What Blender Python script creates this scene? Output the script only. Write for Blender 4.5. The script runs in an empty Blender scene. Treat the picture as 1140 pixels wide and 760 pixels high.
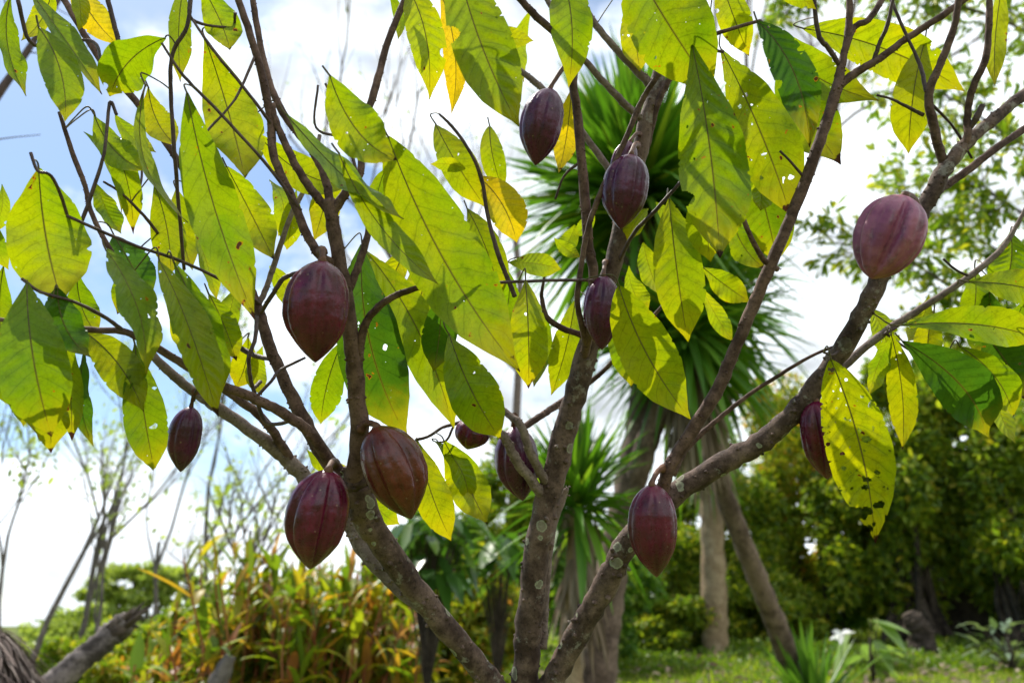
import bpy, math, random
import numpy as np
from mathutils import Vector, Matrix
R = math.radians
sc = bpy.context.scene
COL = sc.collection
FPX = 887.0
PITCH = math.atan((685-380)/FPX)
CAM = Vector((0, 0, 1.1))
RIGHT = Vector((1, 0, 0)); UP = Vector((0, -math.sin(PITCH), math.cos(PITCH))); FWD = Vector((0, math.cos(PITCH), math.sin(PITCH)))

def P(px, py, d):
    return CAM + RIGHT*((px-570)/FPX*d) + UP*(-(py-380)/FPX*d) + FWD*d
def depth_at(py, Y):                       # camera depth of the point seen at row py whose world y is Y
    k = -(py-380)/FPX
    return Y/(FWD.y + UP.y*k)
def WP(px, py, Y):
    return P(px, py, depth_at(py, Y))

# ------------------------------------------------------------------ camera, world, sun
cd = bpy.data.cameras.new('camera'); cam = bpy.data.objects.new('camera', cd); COL.objects.link(cam)
cam.location = CAM; cam.rotation_euler = (math.pi/2 + PITCH, 0, 0)
cd.sensor_width = 36; cd.lens = 36*FPX/1140; cd.clip_end = 8000; cd.clip_start = 0.02
cd.dof.use_dof = True; cd.dof.focus_distance = 1.33; cd.dof.aperture_fstop = 3.5
sc.camera = cam
SUN_EL, SUN_AZ = 57, -42                    # azimuth from +Y towards +X
w = bpy.data.worlds.new('World'); sc.world = w; w.use_nodes = True
nt = w.node_tree; N = nt.nodes; Lk = nt.links
for n in list(N): N.remove(n)
def nd(t, tree=None, **kw):
    n = (tree or nt).nodes.new(t)
    for k, v in kw.items(): setattr(n, k, v)
    return n
out = nd('ShaderNodeOutputWorld'); sky = nd('ShaderNodeTexSky', sky_type='NISHITA', sun_disc=False)
sky.sun_elevation = R(SUN_EL); sky.sun_rotation = R(SUN_AZ); sky.dust_density = 0.6; sky.air_density = 1.0
bg1 = nd('ShaderNodeBackground'); bg1.inputs[1].default_value = 0.125
bg2 = nd('ShaderNodeBackground'); bg2.inputs[0].default_value = (0.88, 0.94, 1.0, 1); bg2.inputs[1].default_value = 1.0
tc = nd('ShaderNodeTexCoord')
mp = nd('ShaderNodeMapping'); mp.inputs['Scale'].default_value = (1.3, 1.3, 2.4); mp.inputs['Location'].default_value = (3.1, 0.4, 1.7)
n1 = nd('ShaderNodeTexNoise'); n1.inputs['Scale'].default_value = 2.6; n1.inputs['Detail'].default_value = 9; n1.inputs['Roughness'].default_value = 0.6; n1.inputs['Distortion'].default_value = 0.3
sep = nd('ShaderNodeSeparateXYZ')
bias = nd('ShaderNodeMath', operation='MULTIPLY_ADD'); bias.inputs[1].default_value = 0.45; bias.inputs[2].default_value = 0.175
add = nd('ShaderNodeMath', operation='ADD')
cr = nd('ShaderNodeMapRange'); cr.interpolation_type = 'SMOOTHSTEP'; cr.inputs[1].default_value = 0.47; cr.inputs[2].default_value = 0.66
mixs = nd('ShaderNodeMixShader')
Lk.new(tc.outputs['Generated'], mp.inputs['Vector']); Lk.new(mp.outputs[0], n1.inputs['Vector'])
Lk.new(tc.outputs['Generated'], sep.inputs[0]); Lk.new(sep.outputs[0], bias.inputs[0])
Lk.new(n1.outputs[0], add.inputs[0]); hz = nd('ShaderNodeMapRange'); hz.inputs[1].default_value = 0.24; hz.inputs[2].default_value = 0.04; hz.inputs[3].default_value = 0.0; hz.inputs[4].default_value = 0.24
Lk.new(sep.outputs[2], hz.inputs[0]); ad2 = nd('ShaderNodeMath', operation='ADD'); Lk.new(bias.outputs[0], ad2.inputs[0]); Lk.new(hz.outputs[0], ad2.inputs[1]); Lk.new(ad2.outputs[0], add.inputs[1]); Lk.new(add.outputs[0], cr.inputs[0])
n2 = nd('ShaderNodeTexNoise'); n2.inputs['Scale'].default_value = 5; n2.inputs['Detail'].default_value = 6
Lk.new(mp.outputs[0], n2.inputs['Vector'])
cst = nd('ShaderNodeMapRange'); cst.inputs[1].default_value = 0.3; cst.inputs[2].default_value = 0.7; cst.inputs[3].default_value = 0.6; cst.inputs[4].default_value = 1.7
Lk.new(n2.outputs[0], cst.inputs[0]); Lk.new(cst.outputs[0], bg2.inputs[1])
sk = nd('ShaderNodeMix', data_type='RGBA', blend_type='MULTIPLY'); sk.inputs[0].default_value = 1; sk.inputs[7].default_value = (0.92, 1.01, 1.04, 1); Lk.new(sky.outputs[0], sk.inputs[6]); Lk.new(sk.outputs[2], bg1.inputs[0]); Lk.new(cr.outputs[0], mixs.inputs[0]); Lk.new(bg1.outputs[0], mixs.inputs[1]); Lk.new(bg2.outputs[0], mixs.inputs[2]); Lk.new(mixs.outputs[0], out.inputs[0])
sl = bpy.data.lights.new('sun', 'SUN'); sl.energy = 5.0; sl.angle = R(0.6); sl.color = (1, 0.95, 0.86)
so = bpy.data.objects.new('sun', sl); COL.objects.link(so)
sdir = Vector((math.sin(R(SUN_AZ))*math.cos(R(SUN_EL)), math.cos(R(SUN_AZ))*math.cos(R(SUN_EL)), math.sin(R(SUN_EL))))
so.rotation_euler = sdir.to_track_quat('Z', 'Y').to_euler(); so.location = (0, 0, 20)
vs = sc.view_settings; vs.view_transform = 'Standard'; vs.look = 'None'; vs.exposure = 0.36; vs.gamma = 1; vs.use_curve_mapping = False
sc.cycles.max_bounces = 8; sc.cycles.transparent_max_bounces = 12

# ------------------------------------------------------------------ materials
def newmat(name):
    m = bpy.data.materials.new(name); m.use_nodes = True
    t = m.node_tree
    for n in list(t.nodes): t.nodes.remove(n)
    return m, t
def mx(t, a, b, fac, kind='MIX'):
    n = t.nodes.new('ShaderNodeMix'); n.data_type = 'RGBA'; n.blend_type = kind
    for s, v in ((0, fac), (6, a), (7, b)):
        if isinstance(v, (int, float)): n.inputs[s].default_value = v
        elif isinstance(v, tuple): n.inputs[s].default_value = (*v, 1) if len(v) == 3 else v
        else: t.links.new(v, n.inputs[s])
    return n.outputs[2]
def mt(t, op, a, b=None, c=None, clamp=False):
    n = t.nodes.new('ShaderNodeMath'); n.operation = op; n.use_clamp = clamp
    for i, v in enumerate((a, b, c)):
        if v is None: continue
        if isinstance(v, (int, float)): n.inputs[i].default_value = v
        else: t.links.new(v, n.inputs[i])
    return n.outputs[0]
def ss(t, x, a, b, lo=0.0, hi=1.0):
    n = t.nodes.new('ShaderNodeMapRange'); n.interpolation_type = 'SMOOTHSTEP'
    for i, v in ((0, x), (1, a), (2, b), (3, lo), (4, hi)):
        if isinstance(v, (int, float)): n.inputs[i].default_value = v
        else: t.links.new(v, n.inputs[i])
    return n.outputs[0]
def noise(t, vec, scale, detail=3, rough=0.5, dist=0.0, dim='3D', w_=None):
    n = t.nodes.new('ShaderNodeTexNoise'); n.noise_dimensions = dim
    n.inputs['Scale'].default_value = scale; n.inputs['Detail'].default_value = detail; n.inputs['Roughness'].default_value = rough; n.inputs['Distortion'].default_value = dist
    t.links.new(vec, n.inputs['Vector'])
    if w_ is not None: t.links.new(w_, n.inputs['W'])
    return n.outputs[0]
def ramp(t, x, stops, interp='LINEAR'):
    n = t.nodes.new('ShaderNodeValToRGB'); n.color_ramp.interpolation = interp
    e = n.color_ramp.elements
    while len(e) > 1: e.remove(e[-1])
    e[0].position = stops[0][0]; e[0].color = (*stops[0][1], 1)
    for p, c in stops[1:]:
        q = e.new(p); q.color = (*c, 1)
    t.links.new(x, n.inputs[0]); return n.outputs[0]
def bump(t, h, strength, dist):
    n = t.nodes.new('ShaderNodeBump'); n.inputs['Strength'].default_value = strength; n.inputs['Distance'].default_value = dist
    t.links.new(h, n.inputs['Height']); return n.outputs[0]
def pbsdf(t, col, rough=0.6, spec=0.5, nrm=None):
    n = t.nodes.new('ShaderNodeBsdfPrincipled')
    if isinstance(col, tuple): n.inputs['Base Color'].default_value = (*col, 1)
    else: t.links.new(col, n.inputs['Base Color'])
    if isinstance(rough, (int, float)): n.inputs['Roughness'].default_value = rough
    else: t.links.new(rough, n.inputs['Roughness'])
    n.inputs['Specular IOR Level'].default_value = spec
    if nrm is not None: t.links.new(nrm, n.inputs['Normal'])
    return n
def finish(t, sh):
    o = t.nodes.new('ShaderNodeOutputMaterial'); t.links.new(sh, o.inputs[0])
def vmul(t, col, k):                       # colour times constant
    return mx(t, col, (k, k, k) if not isinstance(k, tuple) else k, 1.0, 'MULTIPLY')

def leaf_material():
    m, t = newmat('cacao_leaf')
    uv = t.nodes.new('ShaderNodeUVMap').outputs[0]
    s = t.nodes.new('ShaderNodeSeparateXYZ'); t.links.new(uv, s.inputs[0]); u, v = s.outputs[0], s.outputs[1]
    oi = t.nodes.new('ShaderNodeObjectInfo'); base, alpha, rnd = oi.outputs['Color'], oi.outputs['Alpha'], oi.outputs['Random']
    geo = t.nodes.new('ShaderNodeNewGeometry')
    tco = t.nodes.new('ShaderNodeTexCoord').outputs['Object']
    au = mt(t, 'ABSOLUTE', mt(t, 'MULTIPLY_ADD', u, 2.0, -1.0))         # 0 at midrib, 1 at edge
    warp = mt(t, 'MULTIPLY', noise(t, tco, 22, 2), 0.8)
    sid = mt(t, 'MULTIPLY', mt(t, 'GREATER_THAN', u, 0.5), 0.45)
    ph = mt(t, 'ADD', mt(t, 'SUBTRACT', mt(t, 'MULTIPLY', v, 11.5), mt(t, 'MULTIPLY', mt(t, 'POWER', au, 1.25), 1.55)), mt(t, 'ADD', warp, sid))
    fr = mt(t, 'ABSOLUTE', mt(t, 'SUBTRACT', mt(t, 'FRACT', ph), 0.5))   # 0 on the vein
    vein = ss(t, fr, 0.015, 0.07, 1.0, 0.0)
    vein = mt(t, 'MULTIPLY', vein, ss(t, au, 0.75, 0.98, 1.0, 0.0))
    mid = ss(t, au, 0.012, 0.05, 1.0, 0.0)
    vor = t.nodes.new('ShaderNodeTexVoronoi'); vor.feature = 'DISTANCE_TO_EDGE'; vor.inputs['Scale'].default_value = 150; t.links.new(tco, vor.inputs['Vector'])
    ret = ss(t, vor.outputs[0], 0.0, 0.09, 1.0, 0.0)
    big = noise(t, tco, 9, 4, 0.6)
    col = mx(t, base, vmul(t, base, (1.35, 1.12, 0.8)), ss(t, big, 0.48, 0.66))
    col = mx(t, col, vmul(t, base, (0.62, 0.78, 0.8)), ss(t, big, 0.5, 0.32))
    fine = noise(t, tco, 90, 3, 0.6)
    col = mx(t, col, vmul(t, col, 0.72), ss(t, fine, 0.5, 0.75))
    col = mx(t, col, vmul(t, col, 0.86), ret)
    col = mx(t, col, vmul(t, col, (0.60, 0.64, 0.6)), mt(t, 'MULTIPLY', vein, 0.6))
    col = mx(t, col, (0.15, 0.11, 0.02), mt(t, 'MULTIPLY', mid, 0.65))
    # yellowing rim, dead tip and spots
    off = t.nodes.new('ShaderNodeVectorMath'); off.operation = 'SCALE'; t.links.new(rnd, off.inputs[0]) if False else None
    tipn = mt(t, 'ADD', v, mt(t, 'MULTIPLY', mt(t, 'SUBTRACT', noise(t, tco, 45, 3), 0.5), 0.22))
    tl = mt(t, 'MULTIPLY_ADD', rnd, 0.09, 0.945)
    yel = ss(t, tipn, mt(t, 'SUBTRACT', tl, 0.3), tl)
    col = mx(t, col, (0.52, 0.36, 0.012), mt(t, 'MULTIPLY', yel, 0.55))
    spn = noise(t, tco, 62, 2, 0.5)
    th = mt(t, 'MULTIPLY_ADD', rnd, 0.06, 0.725)
    rust = ss(t, spn, mt(t, 'SUBTRACT', th, 0.03), th)
    dead = mt(t, 'MAXIMUM', ss(t, tipn, tl, mt(t, 'ADD', tl, 0.025)), ss(t, spn, th, mt(t, 'ADD', th, 0.02)))
    col = mx(t, col, (0.42, 0.15, 0.01), rust)
    col = mx(t, col, (0.075, 0.028, 0.012), dead)
    # the upper side of a cacao leaf is darker and waxier than the underside
    h = mt(t, 'ADD', mt(t, 'MULTIPLY', mt(t, 'COSINE', mt(t, 'MULTIPLY', ph, 6.2832)), -0.3), mt(t, 'MULTIPLY', ret, -0.12))
    bp = bump(t, h, 0.55, 0.0016)
    rf = mt(t, 'MULTIPLY_ADD', fine, 0.22, 0.22)
    ps = pbsdf(t, vmul(t, col, (0.60, 0.74, 0.35)), rf, 0.32, bp)
    tr = t.nodes.new('ShaderNodeBsdfTranslucent'); t.links.new(bp, tr.inputs['Normal'])
    tcol = mx(t, vmul(t, col, (1.10, 1.19, 0.42)), (0.06, 0.02, 0.008), dead)
    t.links.new(tcol, tr.inputs[0])
    ms = t.nodes.new('ShaderNodeMixShader'); ms.inputs[0].default_value = 0.53
    t.links.new(ps.outputs[0], ms.inputs[1]); t.links.new(tr.outputs[0], ms.inputs[2])
    # insect holes: amount stored in the object colour's alpha (1 = none)
    hv = t.nodes.new('ShaderNodeTexVoronoi'); hv.feature = 'F1'; hv.inputs['Scale'].default_value = 95; t.links.new(tco, hv.inputs['Vector'])
    wn = mt(t, 'ADD', hv.outputs['Distance'], mt(t, 'MULTIPLY', mt(t, 'SUBTRACT', noise(t, tco, 260, 2), 0.5), 0.5))
    sepc = t.nodes.new('ShaderNodeSeparateColor'); t.links.new(hv.outputs['Color'], sepc.inputs[0])
    clus = mt(t, 'MULTIPLY', mt(t, 'SUBTRACT', 1.0, alpha), ss(t, noise(t, tco, 13, 1), 0.47, 0.64, 0.03, 1.9))
    rad = mt(t, 'MULTIPLY', mt(t, 'LESS_THAN', sepc.outputs[0], clus), mt(t, 'MULTIPLY_ADD', mt(t, 'POWER', sepc.outputs[1], 2.5), 0.42, 0.14))
    hole = mt(t, 'LESS_THAN', wn, rad)
    hole = mt(t, 'MULTIPLY', hole, mt(t, 'GREATER_THAN', au, 0.06))
    tp = t.nodes.new('ShaderNodeBsdfTransparent')
    m2 = t.nodes.new('ShaderNodeMixShader'); t.links.new(hole, m2.inputs[0]); t.links.new(ms.outputs[0], m2.inputs[1]); t.links.new(tp.outputs[0], m2.inputs[2])
    finish(t, m2.outputs[0]); return m

def bark_material(name, c1, c2, scale=1.0, lichen=0.0, rough=0.8, ridge=0.0):
    m, t = newmat(name)
    tco = t.nodes.new('ShaderNodeTexCoord').outputs['Object']
    a = noise(t, tco, 35*scale, 5, 0.65); b = noise(t, tco, 160*scale, 4, 0.7); c = noise(t, tco, 9*scale, 3)
    col = mx(t, c1, c2, ss(t, mt(t, 'ADD', mt(t, 'MULTIPLY', a, 0.6), mt(t, 'MULTIPLY', c, 0.4)), 0.38, 0.62))
    col = mx(t, col, vmul(t, col, 0.45), ss(t, b, 0.52, 0.68))
    col = mx(t, col, vmul(t, col, 1.6), ss(t, b, 0.42, 0.28))
    if lichen:
        v = t.nodes.new('ShaderNodeTexVoronoi'); v.inputs['Scale'].default_value = 38; t.links.new(tco, v.inputs['Vector'])
        sp = t.nodes.new('ShaderNodeSeparateColor'); t.links.new(v.outputs['Color'], sp.inputs[0])
        d = mt(t, 'ADD', v.outputs['Distance'], mt(t, 'MULTIPLY', mt(t, 'SUBTRACT', b, 0.5), 0.25))
        rr = mt(t, 'MULTIPLY', mt(t, 'LESS_THAN', sp.outputs[0], lichen), mt(t, 'MULTIPLY_ADD', sp.outputs[1], 0.3, 0.17))
        d = mt(t, 'ADD', d, mt(t, 'MULTIPLY', mt(t, 'SUBTRACT', a, 0.5), 0.5)); disc = ss(t, d, mt(t, 'SUBTRACT', rr, 0.07), rr, 1.0, 0.0)
        disc = mt(t, 'MULTIPLY', disc, mt(t, 'GREATER_THAN', rr, 0.05))
        ring = mt(t, 'MULTIPLY', disc, ss(t, d, mt(t, 'SUBTRACT', rr, 0.15), mt(t, 'SUBTRACT', rr, 0.06), 0.35, 0.8))
        gp = t.nodes.new('ShaderNodeNewGeometry'); sz = t.nodes.new('ShaderNodeSeparateXYZ'); t.links.new(gp.outputs['Position'], sz.inputs[0]); low = ss(t, sz.outputs[2], 1.62, 1.3)
        col = mx(t, col, (0.36, 0.38, 0.26), mt(t, 'MULTIPLY', ring, low))
        patch = ss(t, noise(t, tco, 26, 5, 0.75), 0.56, 0.66)
        col = mx(t, col, (0.32, 0.30, 0.25), mt(t, 'MULTIPLY', patch, 0.55))
    hh = mt(t, 'ADD', mt(t, 'MULTIPLY', a, 0.7), mt(t, 'MULTIPLY', b, 0.5))
    bp = bump(t, hh, 0.9, 0.0035/scale)
    finish(t, pbsdf(t, col, rough, 0.3, bp).outputs[0]); return m

def pod_material(name, c1, c2, dusty, rough=0.33):
    m, t = newmat(name)
    tco = t.nodes.new('ShaderNodeTexCoord').outputs['Object']
    oi = t.nodes.new('ShaderNodeObjectInfo').outputs['Random']
    st = t.nodes.new('ShaderNodeMapping'); st.inputs['Scale'].default_value = (1, 1, 0.3); t.links.new(tco, st.inputs[0])
    a = noise(t, tco, 26, 5, 0.6); f = noise(t, tco, 170, 4, 0.65); s = noise(t, st.outputs[0], 75, 4, 0.6)
    col = mx(t, c1, c2, ss(t, a, 0.36, 0.66))
    col = mx(t, col, vmul(t, col, 0.5), ss(t, s, 0.5, 0.72))
    sc_ = ss(t, mt(t, 'ADD', mt(t, 'MULTIPLY', s, 0.5), mt(t, 'MULTIPLY', f, 0.5)), 0.5, 0.66)
    col = mx(t, col, dusty, mt(t, 'MULTIPLY', sc_, 0.2))
    v = t.nodes.new('ShaderNodeTexVoronoi'); v.inputs['Scale'].default_value = 110; t.links.new(tco, v.inputs['Vector'])
    sp = t.nodes.new('ShaderNodeSeparateColor'); t.links.new(v.outputs['Color'], sp.inputs[0])
    dot = mt(t, 'MULTIPLY', ss(t, v.outputs['Distance'], 0.08, 0.2, 1.0, 0.0), mt(t, 'LESS_THAN', sp.outputs[0], 0.16))
    col = mx(t, col, (0.32, 0.22, 0.14), mt(t, 'MULTIPLY', dot, 0.55))
    h = mt(t, 'ADD', mt(t, 'MULTIPLY', noise(t, tco, 60, 3), 0.8), mt(t, 'MULTIPLY', f, 0.25))
    n = pbsdf(t, col, mt(t, 'MULTIPLY_ADD', f, 0.35, rough-0.20), 0.5, bump(t, h, 0.6, 0.003))
    finish(t, n.outputs[0]); return m

def foliage_material(name, stops, trans=0.45, rough=0.45, spec=0.4, tk=(1.4, 1.5, 0.6)):
    m, t = newmat(name)
    g = t.nodes.new('ShaderNodeNewGeometry')
    col = ramp(t, g.outputs['Random Per Island'], stops)
    tco = t.nodes.new('ShaderNodeTexCoord').outputs['Object']
    col = mx(t, vmul(t, col, 0.75), vmul(t, col, 1.25), noise(t, tco, 1.7, 2))
    ps = pbsdf(t, col, rough, spec)
    tr = t.nodes.new('ShaderNodeBsdfTranslucent'); t.links.new(vmul(t, col, tk), tr.inputs[0])
    ms = t.nodes.new('ShaderNodeMixShader'); ms.inputs[0].default_value = trans
    t.links.new(ps.outputs[0], ms.inputs[1]); t.links.new(tr.outputs[0], ms.inputs[2])
    finish(t, ms.outputs[0]); return m

M = {}
M['leaf'] = leaf_material()
M['limb'] = bark_material('cacao_limb_bark', (0.045, 0.025, 0.018), (0.165, 0.108, 0.082), 1.0, 0.3)
M['branch'] = bark_material('cacao_branch_bark', (0.058, 0.030, 0.022), (0.165, 0.098, 0.076), 1.6, 0.0)
M['palebranch'] = bark_material('pale_branch_bark', (0.13, 0.092, 0.075), (0.25, 0.19, 0.16), 1.4, 0.0)
M['twig'] = bark_material('cacao_twig_bark', (0.05, 0.03, 0.028), (0.11, 0.07, 0.06), 2.0, 0.0, 0.6)
M['stalk'] = bark_material('pod_stalk_bark', (0.075, 0.030, 0.018), (0.16, 0.075, 0.04), 2.0, 0.0, 0.6)
M['petiole'] = bark_material('leaf_stalk', (0.07, 0.05, 0.02), (0.13, 0.11, 0.03), 2.0, 0.0, 0.6)
M['pod_burg'] = pod_material('burgundy_pod', (0.056, 0.002, 0.014), (0.128, 0.004, 0.031), (0.22, 0.06, 0.10))
M['pod_brown'] = pod_material('brown_pod', (0.070, 0.012, 0.008), (0.13, 0.024, 0.014), (0.20, 0.08, 0.05))
M['pod_purple'] = pod_material('purple_pod', (0.042, 0.003, 0.024), (0.10, 0.008, 0.052), (0.19, 0.07, 0.15))
M['pod_mauve'] = pod_material('mauve_pod', (0.20, 0.04, 0.095), (0.33, 0.10, 0.16), (0.55, 0.38, 0.40), 0.45)
M['ybark'] = bark_material('yucca_bark', (0.085, 0.056, 0.040), (0.22, 0.155, 0.115), 0.22, 0.0, 0.9)
M['tanbark'] = bark_material('tan_bark', (0.22, 0.15, 0.08), (0.36, 0.27, 0.16), 0.2, 0.0, 0.9)
M['greybark'] = bark_material('grey_bark', (0.09, 0.075, 0.065), (0.2, 0.17, 0.15), 0.4, 0.0, 0.9)
M['deadwood'] = bark_material('dead_wood', (0.05, 0.04, 0.034), (0.25, 0.21, 0.19), 0.35, 0.0, 0.9)
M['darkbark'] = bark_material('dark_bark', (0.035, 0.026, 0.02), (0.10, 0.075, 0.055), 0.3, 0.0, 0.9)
M['yucca'] = foliage_material('yucca_blade', [(0, (0.0544, 0.1436, 0.012)), (0.5, (0.0932, 0.2156, 0.018)), (0.85, (0.1553, 0.2874, 0.025)), (1, (0.2639, 0.3266, 0.03))], 0.38, 0.45, 0.35)
M['yucca2'] = foliage_material('young_yucca_blade', [(0, (0.07, 0.17, 0.02)), (1, (0.15, 0.28, 0.04))], 0.42, 0.4, 0.4)
M['deadblade'] = foliage_material('dead_blade', [(0, (0.14, 0.10, 0.07)), (0.5, (0.28, 0.21, 0.14)), (1, (0.38, 0.31, 0.24))], 0.3, 0.8, 0.1, (1, 1, 1))
M['bush'] = foliage_material('bush_leaf', [(0, (0.08, 0.14, 0.013)), (0.45, (0.18, 0.26, 0.02)), (0.8, (0.32, 0.38, 0.026)), (0.95, (0.42, 0.40, 0.03)), (1, (0.42, 0.33, 0.03))], 0.5)
M['bushy'] = foliage_material('yellow_bush_leaf', [(0, (0.1287, 0.2002, 0.0172)), (0.4, (0.2574, 0.3146, 0.0229)), (0.8, (0.429, 0.4004, 0.0286)), (0.93, (0.5434, 0.3432, 0.0286)), (1, (0.572, 0.2288, 0.0429))], 0.5)
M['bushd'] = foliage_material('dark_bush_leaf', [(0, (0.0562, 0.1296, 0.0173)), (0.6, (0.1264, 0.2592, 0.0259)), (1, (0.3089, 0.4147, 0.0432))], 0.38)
M['treeleaf'] = foliage_material('small_tree_leaf', [(0, (0.1238, 0.2063, 0.0187)), (0.6, (0.2475, 0.3506, 0.0281)), (1, (0.5363, 0.495, 0.0375))], 0.45)
M['olive'] = foliage_material('olive_crown', [(0, (0.193, 0.2633, 0.0614)), (1, (0.4212, 0.4738, 0.1053))], 0.5)
M['cane'] = foliage_material('cane_blade', [(0, (0.0926, 0.1578, 0.0138)), (0.4, (0.1984, 0.2592, 0.0172)), (0.65, (0.3703, 0.3381, 0.023)), (0.8, (0.529, 0.3156, 0.0345)), (0.9, (0.3967, 0.1465, 0.046)), (1, (0.3438, 0.1803, 0.115))], 0.5)
M['canestalk'] = foliage_material('cane_stalk', [(0, (0.253, 0.0688, 0.0256)), (0.5, (0.3542, 0.1148, 0.0512)), (1, (0.3795, 0.1836, 0.064))], 0.2, 0.7, 0.2)
M['grass'] = foliage_material('grass_blade', [(0, (0.1235, 0.2048, 0.0156)), (0.5, (0.2099, 0.3003, 0.0195)), (0.85, (0.3211, 0.3685, 0.039)), (1, (0.4075, 0.3685, 0.104))], 0.45, 0.6, 0.2)
M['broad'] = foliage_material('broad_leaf', [(0, (0.036, 0.096, 0.0144)), (0.6, (0.072, 0.168, 0.024)), (1, (0.144, 0.24, 0.036))], 0.35, 0.3, 0.5)
M['pale'] = foliage_material('pale_leaf', [(0, (0.16, 0.26, 0.08)), (1, (0.28, 0.38, 0.14))], 0.4, 0.4, 0.4)
M['greyleaf'] = foliage_material('grey_green_leaf', [(0, (0.10, 0.16, 0.09)), (1, (0.24, 0.30, 0.2))], 0.3, 0.4, 0.5)
M['weed'] = foliage_material('weed_leaf', [(0, (0.08, 0.15, 0.012)), (0.8, (0.15, 0.235, 0.018)), (1, (0.22, 0.26, 0.02))], 0.45)
M['fibre'] = foliage_material('dead_fibre', [(0, (0.06, 0.042, 0.036)), (0.6, (0.16, 0.12, 0.105)), (1, (0.28, 0.23, 0.20))], 0.1, 0.8, 0.1, (1, 1, 1))
M['white'] = foliage_material('white_petal', [(0, (0.75, 0.75, 0.72)), (1, (0.82, 0.82, 0.8))], 0.3, 0.5, 0.3, (1, 1, 1))

def ground_material():
    m, t = newmat('ground')
    tco = t.nodes.new('ShaderNodeTexCoord').outputs['Object']
    a = noise(t, tco, 0.6, 6, 0.6); b = noise(t, tco, 14, 4, 0.7)
    col = ramp(t, a, [(0.3, (0.055, 0.085, 0.012)), (0.5, (0.10, 0.13, 0.018)), (0.7, (0.16, 0.15, 0.04))])
    col = mx(t, vmul(t, col, 0.6), vmul(t, col, 1.3), b)
    finish(t, pbsdf(t, col, 0.9, 0.1, bump(t, b, 0.6, 0.05)).outputs[0]); return m
M['ground'] = ground_material()

# ------------------------------------------------------------------ helpers
class MB:
    def __init__(s): s.v = []; s.f = []; s.n = 0
    def add(s, v, f):
        v = np.asarray(v, dtype=np.float64).reshape(-1, 3); s.v.append(v)
        s.f.extend([tuple(int(i)+s.n for i in q) for q in f]); s.n += len(v)
    def addq(s, v, fa):                      # fa: int array (k, 3 or 4)
        v = np.asarray(v).reshape(-1, 3); s.v.append(v); s.f.extend(map(tuple, (np.asarray(fa)+s.n).tolist())); s.n += len(v)
    def build(s, name, mat, parent=None, smooth=True, origin=None, uv=None):
        V = np.concatenate(s.v) if s.v else np.zeros((0, 3))
        po = np.array(abs_loc(parent)) if parent is not None else np.zeros(3)
        o = np.array(origin) if origin is not None else (po if parent is not None else V[0].copy())
        me = bpy.data.meshes.new(name); me.from_pydata((V-o).tolist(), [], s.f); me.materials.append(mat)
        if smooth: me.polygons.foreach_set('use_smooth', [True]*len(me.polygons))
        ob = bpy.data.objects.new(name, me); COL.objects.link(ob)
        ob.location = o - po
        if parent is not None: ob.parent = parent
        return ob
def abs_loc(o):
    v = Vector(o.location)
    while o.parent is not None: o = o.parent; v = v + o.location
    return v
def tag(o, label=None, cat=None, group=None, kind=None):
    if label: o['label'] = label
    if cat: o['category'] = cat
    if group: o['group'] = group
    if kind: o['kind'] = kind
    return o
def thing(name, label, cat, loc, group=None):
    o = bpy.data.objects.new(name, None); o.empty_display_size = 0.1; COL.objects.link(o); o.location = loc
    return tag(o, label, cat, group)
def spline(pts, n=5):
    P_ = [np.array(p, float) for p in pts]
    if len(P_) < 3:
        return [P_[0] + (P_[1]-P_[0])*k/n for k in range(n+1)]
    Q = [2*P_[0]-P_[1]] + P_ + [2*P_[-1]-P_[-2]]
    out_ = []
    for i in range(1, len(Q)-2):
        p0, p1, p2, p3 = Q[i-1:i+3]
        for k in range(n):
            u = k/n
            out_.append(0.5*((2*p1) + (-p0+p2)*u + (2*p0-5*p1+4*p2-p3)*u*u + (-p0+3*p1-3*p2+p3)*u**3))
    out_.append(P_[-1]); return out_
def tube(mb, pts, rad, sides=10, rng=None, bumpy=0.0, cap=True):
    pts = [np.array(p, float)[:3] for p in pts]; n = len(pts)
    T = [pts[min(i+1, n-1)]-pts[max(i-1, 0)] for i in range(n)]
    T = [t/(np.linalg.norm(t)+1e-9) for t in T]
    a = np.array([0, 0, 1.0]) if abs(T[0][2]) < 0.9 else np.array([1.0, 0, 0])
    u = np.cross(T[0], a); u /= np.linalg.norm(u)
    vs_ = []
    for i in range(n):
        u = u - T[i]*np.dot(u, T[i]); u /= np.linalg.norm(u)+1e-9; w_ = np.cross(T[i], u)
        for k in range(sides):
            an = 2*math.pi*k/sides
            rr = rad[i]*(1+(rng.uniform(-bumpy, bumpy) if rng and bumpy else 0))
            vs_.append(pts[i]+(u*math.cos(an)+w_*math.sin(an))*rr)
    fs = []
    for i in range(n-1):
        for k in range(sides):
            k2 = (k+1) % sides
            fs.append((i*sides+k, i*sides+k2, (i+1)*sides+k2, (i+1)*sides+k))
    if cap:
        b = len(vs_); vs_.append(pts[0]); vs_.append(pts[-1])
        for k in range(sides):
            k2 = (k+1) % sides
            fs.append((b, k2, k)); fs.append((b+1, (n-1)*sides+k, (n-1)*sides+k2))
    mb.add(vs_, fs)
def unit(a): return a/(np.linalg.norm(a, axis=-1, keepdims=True)+1e-9)
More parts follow.
